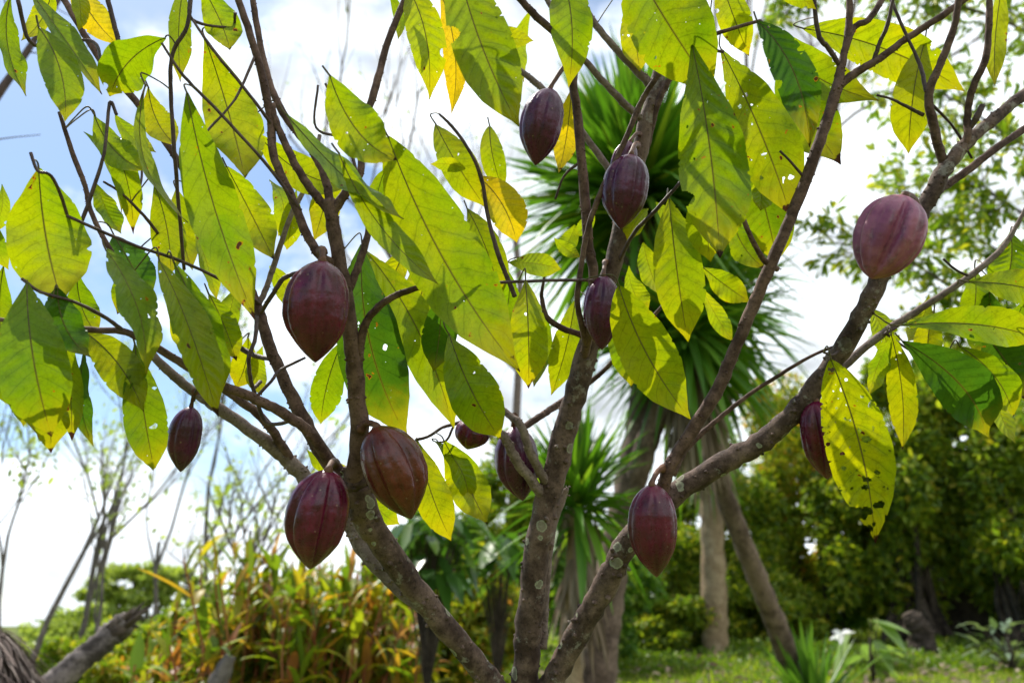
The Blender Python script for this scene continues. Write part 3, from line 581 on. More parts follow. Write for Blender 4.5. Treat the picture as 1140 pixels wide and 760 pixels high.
LV = [
 # top left
 (12, -5, 38, 103, 24, 1.22, 'M', 40), (43, 30, 70, 143, 42, 1.15, 'B', 10), (34, -10, 118, 98, 24, 1.2, 'M', 45, .10), (76, -25, 90, 32, 20, 1.25, 'Y'),
 (84, -22, 131, 45, 36, 1.28, 'Y', 10, .08, 0, 0, None, None, 'yellow leaf with an orange browned tip'), (184, 42, 120, 104, 52, 1.18, 'M', 25, .12), (206, -20, 206, 90, 27, 1.22, 'M', 35), (222, -20, 256, 57, 42, 1.22, 'B', 10),
 (228, 42, 272, 207, 62, 1.26, 'L', 5, -.03), (208, 103, 287, 352, 62, 1.13, 'M', 8, .02), (165, 97, 196, 162, 36, 1.3, 'L', 10), (162, 95, 214, 246, 15, 1.14, 'G', 64, .02),
 (105, 128, 164, 197, 34, 1.24, 'B', 20, .08), (128, 128, 174, 167, 20, 1.26, 'L'), (107, 135, 150, 256, 30, 1.28, 'B', 10), (172, 205, 190, 306, 40, 1.30, 'B', 5), (93, 147, 131, 240, 16, 1.30, 'D', 50),
 # left
 (43, 187, 70, 342, 90, 1.12, 'B', 5, .02, 0.01, 0), (30, 315, 60, 485, 72, 1.08, 'M', -5, .02, 0, 0), (64, 320, 99, 400, 40, 1.10, 'D', 20), (40, 395, 60, 504, 40, 1.13, 'B', 10), (72, 365, 90, 490, 28, 1.14, 'B', 30),
 (12, 355, 36, 484, 36, 1.16, 'B', 20), (95, 385, 92, 496, 18, 1.19, 'D', 40), (98, 372, 160, 461, 46, 1.2, 'L', 5, -.06), (118, 278, 178, 408, 40, 1.1, 'G', 58, .03, 0, .1), (127, 262, 168, 336, 46, 1.26, 'D', 10, 0, 0, .25),
 (177, 290, 231, 468, 42, 1.16, 'L', 35, .03), (194, 293, 252, 445, 46, 1.18, 'M', 30, .0, 0, .1), (150, 382, 172, 525, 46, 1.2, 'M', 8, .02, 0, .12), (218, 262, 237, 336, 18, 1.4, 'D', 40), (252, 185, 305, 293, 46, 1.38, 'L', 5),
 (262, 322, 250, 378, 26, 1.45, 'M'), (276, 375, 262, 432, 32, 1.45, 'L'), (292, 385, 290, 440, 24, 1.46, 'B'), (2, 205, -10, 260, 20, 1.2, 'L'), (-12, 230, 8, 300, 22, 1.2, 'Y'), (-18, 370, 14, 460, 40, 1.22, 'M'),
 (150, 290, 130, 350, 30, 1.3, 'M'), (60, -30, 30, 50, 22, 1.3, 'L'), (196, 210, 216, 300, 30, 1.42, 'B'),
 # centre left
 (367, 84, 443, 182, 58, 1.10, 'B', 5, .10, 0, .1), (432, 152, 579, 414, 96, 1.17, 'B', 4, .04, .0, .0, .05, .14), (284, 146, 398, 210, 44, 1.34, 'L', 10, .1), (318, 127, 432, 264, 30, 1.14, 'G', 50, -.04, 0, 0, .04), (377, 170, 492, 312, 34, 1.11, 'B', 20, .06, 0, 0, .06, None, 'leaf curled over with a torn brown tip'),
 (432, -10, 446, 46, 14, 1.4, 'Y'), (455, -12, 478, 110, 42, 1.32, 'L', 10), (490, -10, 505, 122, 28, 1.34, 'Y', 10), (505, -60, 578, 150, 70, 1.2, 'B', 5, .04), (533, 38, 594, 50, 24, 1.22, 'L', 20), (545, 15, 566, 103, 20, 1.3, 'Y'),
 (485, 138, 541, 232, 42, 1.42, 'L', 5), (530, 195, 575, 272, 42, 1.42, 'Y', 5), (518, 188, 479, 183, 17, 1.33, 'O', 20, 0, 0, 0, .2, None, 'curled orange dead leaf'), (372, 188, 350, 268, 36, 1.4, 'L', 10),
 (403, 272, 456, 488, 74, 1.36, 'D', 5, .08, 0, .06), (382, 378, 357, 472, 36, 1.42, 'M', 5), (408, 280, 501, 476, 54, 1.44, 'L', 5), (500, 372, 556, 488, 60, 1.30, 'B', 5, .05), (492, 325, 483, 414, 42, 1.34, 'D', 10), (585, 312, 588, 432, 46, 1.28, 'L', 5, 0, 0, .12),
 (566, 292, 625, 300, 28, 1.40, 'L', 20), (617, 265, 646, 286, 16, 1.44, 'L'), (464, 490, 504, 603, 42, 1.44, 'L', 5, .04), (494, 490, 541, 583, 48, 1.44, 'L', 10, -.04), (482, 490, 520, 560, 26, 1.47, 'B', 30), (342, 500, 392, 528, 22, 1.5, 'L'),
 (405, 535, 446, 582, 30, 1.5, 'M'), (300, 296, 322, 345, 24, 1.45, 'L'), (454, 270, 420, 350, 34, 1.47, 'L'), (565, 300, 545, 380, 34, 1.46, 'M'),
 # middle
 (624, -30, 632, 102, 48, 1.36, 'B', 5), (636, 100, 621, 194, 30, 1.46, 'Y', 5), (592, 10, 583, 92, 20, 1.6, 'D', 30), (700, -10, 713, 77, 36, 1.5, 'L', 5, 0, 0, .15), (700, -50, 795, 100, 92, 1.3, 'B', 5, .03), (770, 48, 799, 290, 80, 1.28, 'M', 5, -.02, 0, .12, .03),
 (803, 55, 880, 242, 72, 1.36, 'B', 8, -.03, 0, .3), (802, -25, 834, 60, 36, 1.42, 'L', 5), (843, 24, 897, 168, 46, 1.24, 'D', 10, -.08, 0, .25), (872, 48, 936, 184, 62, 1.4, 'M', 5), (850, 28, 975, 112, 48, 1.36, 'B', 5, .08, 0, .3),
 (895, 32, 1076, 102, 56, 1.38, 'L', 8, -.06), (1030, 45, 1012, 170, 44, 1.37, 'L', 5), (855, -12, 908, 10, 22, 1.3, 'L'), (1118, -30, 1105, 98, 22, 1.36, 'B', 20), (745, 222, 765, 380, 58, 1.48, 'B', 5, .02), (797, 195, 792, 290, 52, 1.42, 'M', 5),
 (783, 298, 834, 336, 32, 1.5, 'L', 5, 0, 0, .15), (782, 322, 818, 380, 22, 1.5, 'D', 20), (689, 318, 770, 468, 68, 1.33, 'L', 2, .05, 0, .08, .03, .12), (676, 350, 702, 430, 40, 1.56, 'M', 5), (640, 335, 614, 440, 34, 1.56, 'B', 5), (604, 345, 596, 430, 30, 1.55, 'M'),
 (730, 225, 770, 262, 22, 1.5, 'L'), (815, 240, 850, 300, 36, 1.52, 'M'), (716, 270, 732, 330, 28, 1.56, 'B'),
 # right
 (925, 400, 976, 608, 76, 1.235, 'L', 3, -.04, 0, .42, .03, .10, 'yellow green leaf riddled with holes and browned at the tip', True, ((.83, .8, .035, .75), (.80, -.35, .022, .28), (.92, 1.0, .02, .9), (.66, .0, .012, .13), (.70, .12, .014, .16), (.90, 0, .014, .2))), (992, 372, 1008, 502, 34, 1.42, 'L', 15), (992, 378, 970, 440, 22, 1.42, 'D', 40), (1005, 380, 1104, 486, 64, 1.36, 'D', 8, -.08, 0, .06), (1003, 362, 1165, 378, 44, 1.30, 'B', 8, -.05, 0, .12),
 (1078, 314, 1170, 336, 44, 1.38, 'B', 15), (1125, 258, 1112, 335, 44, 1.44, 'M', 5), (1068, 385, 1126, 462, 40, 1.38, 'M', 15), (1095, 372, 1136, 440, 54, 1.42, 'D', 5), (1086, 420, 1101, 488, 20, 1.4, 'D', 30), (1112, 420, 1122, 492, 22, 1.4, 'D', 30),
 (520, 232, 556, 332, 38, 1.47, 'B'), (474, 262, 452, 362, 42, 1.48, 'L'), (545, 140, 562, 216, 28, 1.48, 'B'), (700, 296, 724, 348, 28, 1.53, 'M'), (722, 232, 698, 268, 22, 1.5, 'L'), (835, 178, 866, 292, 52, 1.52, 'M', 8),
 (330, 212, 320, 278, 26, 1.45, 'M'), (232, 326, 264, 402, 32, 1.42, 'B'), (16, 398, 30, 474, 30, 1.2, 'M'), (4, 296, 8, 402, 32, 1.24, 'M'), (108, 205, 130, 264, 24, 1.3, 'L'), (848, 182, 842, 236, 26, 1.5, 'B'), (1034, 328, 1012, 382, 26, 1.5, 'M'),
 (1102, 325, 1094, 402, 42, 1.46, 'D'), (1140, 335, 1136, 424, 42, 1.44, 'M'), (968, 342, 986, 402, 28, 1.5, 'L'), (640, 250, 622, 282, 22, 1.5, 'L'), (662, 240, 640, 262, 18, 1.52, 'B'), (430, 186, 420, 262, 34, 1.4, 'M'), (300, 200, 312, 262, 26, 1.46, 'L'), (86, 300, 110, 372, 34, 1.28, 'M'), (204, 330, 214, 402, 30, 1.36, 'L'), (270, 250, 262, 322, 26, 1.44, 'B'),
 (1040, 345, 1035, 410, 30, 1.47, 'L'), (1085, 300, 1078, 372, 32, 1.48, 'M'),
]
order = sorted(range(len(LV)), key=lambda i: -LV[i][4]*math.hypot(LV[i][2]-LV[i][0], LV[i][3]-LV[i][1]))
small = set(order[99:])
for i, l in enumerate(LV):
    if i not in small: cacao_leaf(i, *l)
# past a hundred the smallest leaves go together
smb = MB(); suv = []; first = None
for i in sorted(small):
    o = cacao_leaf(i, *LV[i]); w0 = np.array(abs_loc(o))
    for part_, isleaf in ((o, True),):
        me = part_.data; co = np.zeros(len(me.vertices)*3); me.vertices.foreach_get('co', co); smb.add(co.reshape(-1, 3)+w0, [tuple(p.vertices) for p in me.polygons])
        q = np.zeros(len(me.loops)*2); me.uv_layers[0].data.foreach_get('uv', q); suv.append(q)
    for c_ in list(o.children): bpy.data.objects.remove(c_)
    bpy.data.objects.remove(o)
if small:
    o = smb.build('small_leaves', M['leaf'], tree, origin=np.array(FORK)); o['kind'] = 'stuff'; o.color = (.34, .38, .011, 1)
    o.data.uv_layers.new(name='UVMap').data.foreach_set('uv', np.concatenate(suv))

# ---- pods
def pod(idx, x0, y0, x1, y1, W, d, mat, attach, label, gr=None, td=-.0, ribs=.10, squash=1.0, blunt=0.0):
    rng = random.Random(300+idx)
    a = np.array(P(x0, y0, d)); b = np.array(P(x1, y1, d+td)); H = np.linalg.norm(b-a); axz = unit(a-b)
    hw = 0.5*W*d/FPX; nv, nu = 56, 80; vs_, fs = [], []
    T = [0, .03, .08, .16, .28, .42, .56, .70, .82, .91, .965, 1]
    Wd = [.02, .30, .54, .77, .94, 1.0, .985, .86, .61+.1*blunt, .36+.14*blunt, .18+.1*blunt, .03]
    ribs *= rng.uniform(.75, 1.3); tw = rng.uniform(-.35, .35); ph = rng.uniform(0, 6.28); lop = rng.uniform(-.05, .05); bn = rng.uniform(-.05, .05); warts = [(rng.uniform(0, 6.28), rng.uniform(.08, .92), rng.uniform(.006, .016), rng.uniform(.015, .035)) for _ in range(70)]
    lump = [(rng.uniform(0, 6.28), rng.uniform(.1, .9), rng.uniform(-.02, .025)) for _ in range(8)]
    lc = np.array(Vector(unit(a-b)).to_track_quat('Z', 'Y').inverted().to_matrix())@(np.array(CAM)-a); an0 = math.atan2(lc[1], lc[0])
    if gr is not None: tw = 0; ph = -5*(an0+gr)
    for i in range(nv+1):
        t_ = i/nv; rr = np.interp(t_, T, Wd)
        # smooth the interpolation a little
        rr = (rr+np.interp(max(0, t_-.025), T, Wd)+np.interp(min(1, t_+.025), T, Wd))/3 if .03 < t_ < .97 else rr
        for j in range(nu):
            an = 2*math.pi*j/nu; c5 = math.cos(5*(an+tw*t_)+ph); c10 = math.cos(10*(an+tw*t_)+2*ph+.4)
            groove = -ribs*(max(0, c5))**3.2*1.2-ribs*.28*(max(0, c10))**2
            g = groove*min(1, t_*6)*min(1, (1-t_)*5+.25)
            rad = hw*rr*(1+g+ribs*.3)*(1+lop*math.cos(an))
            for (la, lt, lh) in lump: rad *= 1+lh*math.exp(-((t_-lt)/.12)**2)*math.exp(-(1-math.cos(an-la))*3)
            for (la, lt, lh, lw) in warts:
                if abs(t_-lt) < 3*lw: rad *= 1+lh*math.exp(-((t_-lt)/lw)**2-(1-math.cos(an-la))*.16/lw**2*.5)
            vs_.append((rad*math.cos(an)*squash+bn*H*math.sin(math.pi*t_), rad*math.sin(an), -t_*H))
    for i in range(nv):
        for j in range(nu):
            j2 = (j+1) % nu; fs.append((i*nu+j, (i+1)*nu+j, (i+1)*nu+j2, i*nu+j2))
    k = len(vs_); vs_ += [(0, 0, 0), (0, 0, -H*1.004)]
    for j in range(nu): fs.append((k, j, (j+1) % nu)); fs.append((k+1, nv*nu+(j+1) % nu, nv*nu+j))
    q = Vector(axz).to_track_quat('Z', 'Y'); qm = np.array(q.to_matrix())
    V = np.array(vs_)@qm.T+a
    mb = MB(); mb.add(V, fs)
    me_name = 'cacao_pod'; o = mb.build(me_name, mat, tree, origin=a)
    o['label'] = label
    # re-base the mesh so its object axes follow the pod (texture streaks run along it)
    inv = np.array(q.inverted().to_matrix()); co = np.zeros(len(o.data.vertices)*3); o.data.vertices.foreach_get('co', co)
    o.data.vertices.foreach_set('co', (co.reshape(-1, 3)@inv.T).ravel()); o.rotation_mode = 'QUATERNION'; o.rotation_quaternion = q
    # stalk
    s_ = np.array(P(*attach)); mid = (a+s_)/2+axz*min(.008, np.linalg.norm(s_-a)*.25)
    loc = lambda p: (inv@(np.array(p)-a))
    pts = spline([a-axz*.006, a+axz*.002, mid, s_], 5)
    mb = MB(); n_ = len(pts); tube(mb, [loc(p) for p in pts], [max(.0030, hw*.11)*f_ for f_ in np.interp(np.linspace(0, 1, n_), [0, .15, .4, .75, 1], [1.6, 1.5, .95, 1.1, 1.9])], 10, rng, .06)
    me = bpy.data.meshes.new('pod_stalk'); me.from_pydata(np.concatenate(mb.v).tolist(), [], mb.f); me.materials.append(M['stalk'])
    for p in me.polygons: p.use_smooth = True
    so_ = bpy.data.objects.new('pod_stalk', me); COL.objects.link(so_); so_.parent = o
pod(1, 359, 289, 351, 403, 70, 1.17, M['pod_burg'], (358, 280, 1.235), 'large burgundy pod hanging left of the front stem', .05)
pod(2, 366, 522, 345, 633, 66, 1.24, M['pod_burg'], (373, 516, 1.345), 'large reddish burgundy pod hanging under the left fork', .33, ribs=.12)
pod(3, 418, 474, 458, 577, 66, 1.26, M['pod_brown'], (402, 478, 1.28), 'deeply grooved brown pod tilted against the front stem', .62, ribs=.17)
pod(4, 213, 452, 201, 525, 35, 1.27, M['pod_purple'], (217, 436, 1.25), 'small dark pod hanging alone on the far left')
pod(5, 613, 98, 596, 184, 46, 1.36, M['pod_purple'], (637, 66, 1.42), 'dark purple pod highest in the tree')
pod(6, 703, 171, 691, 255, 50, 1.38, M['pod_purple'], (709, 162, 1.50), 'dusty purple pod in front of the middle limb')
pod(7, 702, 157, 686, 206, 27, 1.46, M['pod_purple'], (712, 150, 1.51), 'small young pod half hidden behind a larger one')
pod(8, 672, 306, 670, 389, 40, 1.42, M['pod_purple'], (674, 292, 1.50), 'slim dark purple pod lying on the middle limb', blunt=.3)
pod(9, 726, 538, 731, 642, 53, 1.33, M['pod_burg'], (739, 521, 1.40), 'burgundy pod hanging before the fork of the right limb', .1)
pod(10, 1008, 218, 970, 310, 70, 1.19, M['pod_mauve'], (1022, 236, 1.28), 'dusty mauve pod, the largest, on the right limb', .15, ribs=.2, blunt=.8)
pod(11, 908, 445, 921, 533, 50, 1.36, M['pod_burg'], (902, 440, 1.385), 'reddish pod half hidden behind a holed leaf', -.3, ribs=.13)
pod(12, 529, 466, 520, 500, 38, 1.46, M['pod_burg'], (540, 470, 1.47), 'small round pod showing under a leaf')
pod(13, 572, 474, 582, 557, 48, 1.53, M['pod_purple'], (572, 464, 1.48), 'dull brown pod behind two crossing pale branches')

# ------------------------------------------------------------------ yucca trees
def yucca(label, trunk, crown_px, Y, n, Lpx, Wm, seed, mat, minel=-25, skirt=0, skirt_len=1.0, parent=None, skirt_k=1.0, bark='ybark', group='yucca trees behind the cacao tree'):
    rng = np.random.default_rng(seed); pts = [np.array(WP(px, py, yy)) for px, py, yy, wd in trunk]
    base = pts[-1].copy(); base[2] = gz(base[0], base[1])
    t = parent or thing('yucca_tree', label, 'yucca tree', base, group)
    rr = [0.5*wd*depth_at(py, yy)/FPX for px, py, yy, wd in trunk]
    pr = spline([np.append(p, r) for p, r in zip(pts, rr)], 10); mb = MB(); rg = random.Random(seed)
    tube(mb, [p[:3] for p in pr], [p[3]*(1+.06*math.sin(i*2.1)) for i, p in enumerate(pr)], 14, rg, .06)
    mb.build('trunk' if parent is None else 'side_trunk', M[bark], t)
    c = np.array(WP(crown_px[0], crown_px[1], Y)); L = Lpx*depth_at(crown_px[1], Y)/FPX
    az = rng.uniform(0, 2*math.pi, n); el = np.radians(minel+(92-minel)*rng.random(n)**.85)
    ax = np.stack([np.cos(az)*np.cos(el), np.sin(az)*np.cos(el), np.sin(el)], 1)
    pos = c+ax*np.array([.07, .07, .12])+np.stack([rng.normal(0, .03, n), rng.normal(0, .03, n), rng.uniform(-.12, .14, n)], 1)
    mb = MB(); blades(mb, pos, ax, L*rng.uniform(.68, 1.05, n), Wm*rng.uniform(.7, 1.1, n), np.clip(rng.normal(.14, .16, n), 0, .8)*(1.25-np.sin(el)), 5, .22)
    mb.build('crown', mat, t)
    if skirt > 0:
        az = rng.uniform(0, 2*math.pi, skirt); el = np.radians(rng.uniform(-89, -60, skirt))
        ax = np.stack([np.cos(az)*np.cos(el), np.sin(az)*np.cos(el), np.sin(el)], 1)
        pos = c+np.stack([np.cos(az)*.09, np.sin(az)*.09, -rng.uniform(0.0, .75, skirt)*skirt_len], 1)
        mb = MB(); blades(mb, pos, ax, skirt_k*L*rng.uniform(.35, .75, skirt), Wm*rng.uniform(.5, 1.0, skirt), rng.uniform(.05, .3, skirt), 4, .3)
        mb.build('dead_leaf_skirt', M['deadblade'], t)
    return t
YT = yucca('tall yucca with a spiky dark green crown behind the middle limb', [(712, 215, 6.8, 26), (725, 330, 6.8, 30), (714, 450, 6.75, 28), (696, 560, 6.7, 32), (678, 650, 6.6, 38), (664, 730, 6.5, 48), (655, 830, 6.45, 60)], (712, 226), 6.8, 900, 172, .095, 21, M['yucca'], -30, 60)
yucca('', [(760, 372, 6.5, 20), (742, 430, 6.5, 24), (718, 500, 6.6, 26), (700, 560, 6.7, 26)], (762, 372), 6.5, 420, 128, .085, 25, M['yucca'], -58, 150, parent=YT)
yucca('yucca on a slender trunk leaning left over the lawn', [(782, 330, 7.4, 24), (787, 430, 7.6, 26), (797, 520, 7.9, 22), (830, 610, 8.3, 22), (862, 690, 8.8, 24), (890, 765, 9.3, 29), (896, 790, 9.4, 36)], (782, 335), 7.4, 420, 128, .08, 22, M['yucca'], -60, 160)
yucca('short bright green yucca low beside the middle limb', [(642, 566, 6.0, 18), (640, 640, 6.0, 22), (637, 720, 6.0, 26), (634, 830, 6.0, 34)], (642, 566), 6.0, 260, 112, .06, 23, M['yucca'], -35, 90, skirt_len=1.0, skirt_k=.7, bark='tanbark')
yucca('pale tan trunked yucca far back on the lawn', [(790, 500, 15, 24), (793, 600, 15, 26), (796, 700, 15, 29), (797, 752, 15, 34)], (790, 505), 15, 200, 70, .07, 24, M['yucca'], -50, 60, bark='tanbark')
# young yucca on the lawn
rng = np.random.default_rng(31); b = np.array(WP(904, 772, 8.9)); b[2] = gz(b[0], b[1])
t = thing('young_yucca', 'young yucca with upright light green blades growing from the lawn', 'yucca plant', b)
n = 70; az = rng.uniform(0, 6.28, n); el = np.radians(rng.uniform(38, 88, n)); ax = np.stack([np.cos(az)*np.cos(el), np.sin(az)*np.cos(el), np.sin(el)], 1)
mb = MB(); blades(mb, np.tile(b, (n, 1))+rng.normal(0, .03, (n, 3)), ax, rng.uniform(.65, 1.05, n), rng.uniform(.05, .075, n), rng.uniform(.02, .15, n), 5, .25)
mb.build('blade_rosette', M['yucca2'], t)

# ------------------------------------------------------------------ bushes and trees behind
def cloud(mb, rng, c, rad, n, size, fill=.62, hollow=None, clumps=26, up=.25):
    cs = []
    while len(cs) < clumps:
        p = rng.uniform(-1, 1, 3)
        if np.linalg.norm(p) < 1 and p[2] > -.95: cs.append(p*(.55+.45*np.linalg.norm(p)))
    cs = np.array(cs); cr_ = rng.uniform(.18, .36, clumps)
    which = rng.integers(0, clumps, n); d = unit(rng.normal(0, 1, (n, 3)))*(rng.random(n)**(1/2.4))[:, None]
    p = (cs[which]+d*cr_[which][:, None])
    pos = c+p*np.array(rad)
    if hollow is not None:
        hc, hr = hollow; k = (((pos-np.array(hc))/np.array(hr))**2).sum(1) > rng.uniform(.8, 1.25, n); pos = pos[k]
    zmin = np.array([gz(x, y) for x, y in pos[:, :2]]) if len(pos) < 60000 else 0
    pos = pos[pos[:, 2] > zmin+.03]; n = len(pos)
    ax = unit(rng.normal(0, 1, (n, 3))+np.array([0, 0, -.25])); nr = unit(rng.normal(0, .7, (n, 3))+np.array([0, 0, .8]))
    s_ = size*rng.uniform(.6, 1.3, n); leaves(mb, pos, ax, nr, s_, s_*rng.uniform(.38, .58, n))
    return cs*np.array(rad)+c
def bush(name, label, cat, px, top, hwpx, Y, n, size, mat, seed, stem=M['darkbark'], bottom=None, group=None, hollow=None, thick=1.0, stems=9, depthk=.8, clumps=30):
    rng = np.random.default_rng(seed); T = np.array(WP(px, top, Y)); g = gz(T[0], Y); d = depth_at(top, Y)
    zb = g+.05 if bottom is None else WP(px, bottom, Y).z
    rx = hwpx*d/FPX; rz = (T[2]-zb)/2; c = np.array([T[0], Y, (T[2]+zb)/2])
    t = thing(name, label, cat, (T[0], Y, g), group)
    mb = MB(); cs = cloud(mb, rng, c, (rx, rx*depthk, rz), n, size, hollow=hollow, clumps=clumps); mb.build('foliage', mat, t, smooth=False)
    sb = MB(); r0 = .035*thick*(T[2]-g)/3
    for k in range(stems):
        e = cs[rng.integers(0, len(cs))]; s0 = np.array([T[0]+rng.normal(0, rx*.16), Y+rng.normal(0, .2), g-.05])
        m1 = s0+(e-s0)*.45+np.array([rng.normal(0, rx*.08), rng.normal(0, .1), (e[2]-g)*.12])
        pr = spline([s0, m1, e], 6); tube(sb, pr, list(np.linspace(r0, r0*.25, len(pr))), 6)
    sb.build('stem', stem, t)
    return t
G1 = 'leafy shrubs closing off the lawn'
hc = WP(1105, 660, 14.2)
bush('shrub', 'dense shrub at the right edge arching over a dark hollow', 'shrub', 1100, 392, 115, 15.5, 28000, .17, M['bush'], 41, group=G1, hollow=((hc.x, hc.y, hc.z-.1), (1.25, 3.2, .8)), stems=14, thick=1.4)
bush('shrub', 'tall round shrub right of the leaning trunk with forking stems', 'shrub', 975, 405, 95, 17.0, 26000, .18, M['bush'], 42, group=G1, stems=16, thick=1.5)
bush('shrub', 'yellowish shrub top showing above the right limb', 'shrub', 875, 398, 78, 19.5, 26000, .17, M['bushy'], 43, group=G1)
bush('shrub', 'shrub filling the gap between the pale trunk and leaning trunk', 'shrub', 800, 500, 80, 18.5, 24000, .15, M['bush'], 44, group=G1)
bush('shrub', 'mid green shrub behind the pod on the right limb', 'shrub', 725, 570, 62, 16.5, 15000, .14, M['bush'], 45, group=G1)
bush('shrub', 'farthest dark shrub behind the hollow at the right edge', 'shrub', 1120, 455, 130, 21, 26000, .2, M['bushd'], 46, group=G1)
bush('shrub', 'tallest dark shrub cut off by the right frame edge', 'shrub', 1230, 330, 95, 15.0, 20000, .16, M['bush'], 47, group=G1)
bush('shrub', 'low dark shrub at the foot of the pale trunk', 'shrub', 860, 640, 60, 17.0, 9000, .13, M['bush'], 49, group=G1)
bush('shrub', 'low round shrub between the pale trunk and the right limb', 'shrub', 745, 655, 55, 15.5, 8000, .12, M['bush'], 50, group=G1)
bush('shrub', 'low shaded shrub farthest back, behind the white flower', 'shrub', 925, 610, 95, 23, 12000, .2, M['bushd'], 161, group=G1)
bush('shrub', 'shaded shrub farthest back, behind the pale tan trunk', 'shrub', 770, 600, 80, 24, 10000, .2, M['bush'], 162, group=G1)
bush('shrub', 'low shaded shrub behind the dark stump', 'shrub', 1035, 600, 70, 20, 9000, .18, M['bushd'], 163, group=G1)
G2 = 'shrubs behind the left and middle limbs'
bush('shrub', 'green shrub seen between the left fork and middle limb', 'shrub', 590, 488, 66, 17, 16000, .17, M['bush'], 51, group=G2)
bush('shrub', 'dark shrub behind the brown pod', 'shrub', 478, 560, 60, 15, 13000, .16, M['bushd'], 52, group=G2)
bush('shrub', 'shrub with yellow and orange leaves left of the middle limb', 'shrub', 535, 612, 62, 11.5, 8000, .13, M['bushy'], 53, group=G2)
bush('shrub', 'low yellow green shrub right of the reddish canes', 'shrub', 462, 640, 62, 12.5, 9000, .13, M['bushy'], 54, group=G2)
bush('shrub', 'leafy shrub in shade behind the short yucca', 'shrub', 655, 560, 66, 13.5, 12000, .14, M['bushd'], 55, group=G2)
bush('shrub', 'small green shrub under the long sloping left limb', 'shrub', 520, 690, 55, 12.0, 5000, .1, M['bush'], 56, group=G2, stems=5)
bush('shrub', 'leafy orange tinged shrub standing among the canes', 'shrub', 330, 650, 70, 10.4, 9000, .13, M['bushy'], 261, group=G2, stems=6)
bush('shrub', 'leafy yellow green shrub at the foot of the left canes', 'shrub', 255, 690, 60, 9.0, 6000, .11, M['bushy'], 262, group=G2, stems=5)
G3 = 'bushes on the falling ground at the left'
bush('shrub', 'feathery green bush left of the dead leaning log', 'shrub', 40, 705, 60, 20, 9000, .16, M['olive'], 57, group=G3, stems=5)
bush('shrub', 'green bush behind the top end of the dead log', 'shrub', 125, 690, 55, 17, 9000, .15, M['bush'], 58, group=G3, stems=5)
bush('shrub', 'bright green low bush right of the dead log', 'shrub', 150, 715, 50, 10, 6000, .1, M['bushy'], 59, group=G3, stems=5)
bush('shrub', 'green bush between the dead log and the canes', 'shrub', 205, 680, 45, 12, 7000, .13, M['bush'], 60, group=G3, stems=5)
bush('shrub', 'grey green bush under the flat topped tree', 'shrub', 95, 668, 50, 28, 7000, .22, M['olive'], 61, group=G3, stems=5)

# flat-topped tree far left
rng = np.random.default_rng(71); Y = 34; top = WP(165, 628, Y); g = gz(top.x, Y)
t = thing('flat_topped_tree', 'far off tree with a flat layered umbrella crown', 'tree', (top.x, Y, g))
mb = MB(); d = depth_at(640, Y)
ends = []
for (px, py, hw, hh, nn) in [(148, 640, 44, 11, 2800), (190, 645, 44, 12, 2800), (122, 660, 32, 9, 1500), (228, 660, 30, 8, 1200), (165, 662, 34, 8, 1100), (130, 684, 50, 9, 1700), (190, 696, 44, 9, 1100)]:
    c = np.array(WP(px, py, Y+rng.uniform(-1, 1))); cloud(mb, rng, c, (hw*d/FPX, hw*d/FPX*.8, hh*d/FPX), int(nn*.55), .3, clumps=12); ends.append(c)
mb.build('crown', M['olive'], t, smooth=False)
mb = MB(); b = np.array([top.x+.3, Y, g-.2])
tube(mb, spline([b, b+[.1, 0, (top.z-g)*.35], b+[-.1, 0, (top.z-g)*.55]], 5), list(np.linspace(.3, .2, 11)), 8)
for e in ends:
    s0 = b+[0, 0, (top.z-g)*.5]; tube(mb, spline([s0, (s0+e)/2+[0, 0, -.3], e], 5), list(np.linspace(.16, .05, 11)), 6)
mb.build('trunk', M['greybark'], t)

def grow(mb, rng, p, d, L, r, lev, segs, spread=.5, upk=.12, tips=None, kids=(2, 4)):
    pts = [p.copy()]; d = unit(d)
    for k in range(5):
        d = unit(d+rng.normal(0, .09, 3)+np.array([0, 0, upk*.3])); pts.append(pts[-1]+d*L/5)
    tube(mb, pts, list(np.linspace(r, r*.6 if lev > 0 else r*.3, 6)), segs if r > .02 else 4, cap=False)
    if tips is not None and lev <= 1: tips.extend([(q, d) for q in pts[1:]])
    if lev <= 0: return
    for k in range(rng.integers(*kids)+1):
        i = rng.integers(2, 6); q = pts[i]; nd_ = unit(d+rng.normal(0, spread, 3)*np.array([1, 1, .6])+np.array([0, 0, upk]))
        grow(mb, rng, q, nd_, L*rng.uniform(.5, .8), r*rng.uniform(.42, .62), lev-1, segs, spread, upk, tips, kids)
def bare_tree(label, px, base_py, Y, height_px, wpx, seed, lev=3, lean=(0, 0), leafn=0, spread=.5, mat=None, leafmat=None, kids=(2, 4)):
    rng = np.random.default_rng(seed); b = np.array(WP(px, base_py, Y)); b[2] = gz(b[0], Y); d = depth_at(base_py-height_px, Y)
    t = thing('bare_tree', label, 'tree', b, 'bare trees on the far side')
    H = height_px*d/FPX; mb = MB(); tips = []
    grow(mb, rng, b-np.array([0, 0, .2]), np.array([lean[0], lean[1], 1.0]), H*.62, wpx*.5*d/FPX, lev, 6, spread, .25, tips, kids)
    mb.build('trunk', mat or M['greybark'], t)
    if leafn:
        k = rng.integers(0, len(tips), leafn); pos = np.array([tips[i][0] for i in k])+rng.normal(0, .12, (leafn, 3))
        mb = MB(); leaves(mb, pos, rng.normal(0, 1, (leafn, 3)), rng.normal(0, .5, (leafn, 3))+[0, 0, 1], rng.uniform(.1, .2, leafn), rng.uniform(.05, .09, leafn)); mb.build('foliage', leafmat or M['olive'], t, smooth=False)
bare_tree('thin bare tree at the far left with two upright stems', 32, 735, 16, 300, 7, 81, 4, (.02, 0), 200, .38, None, None, (1, 3))
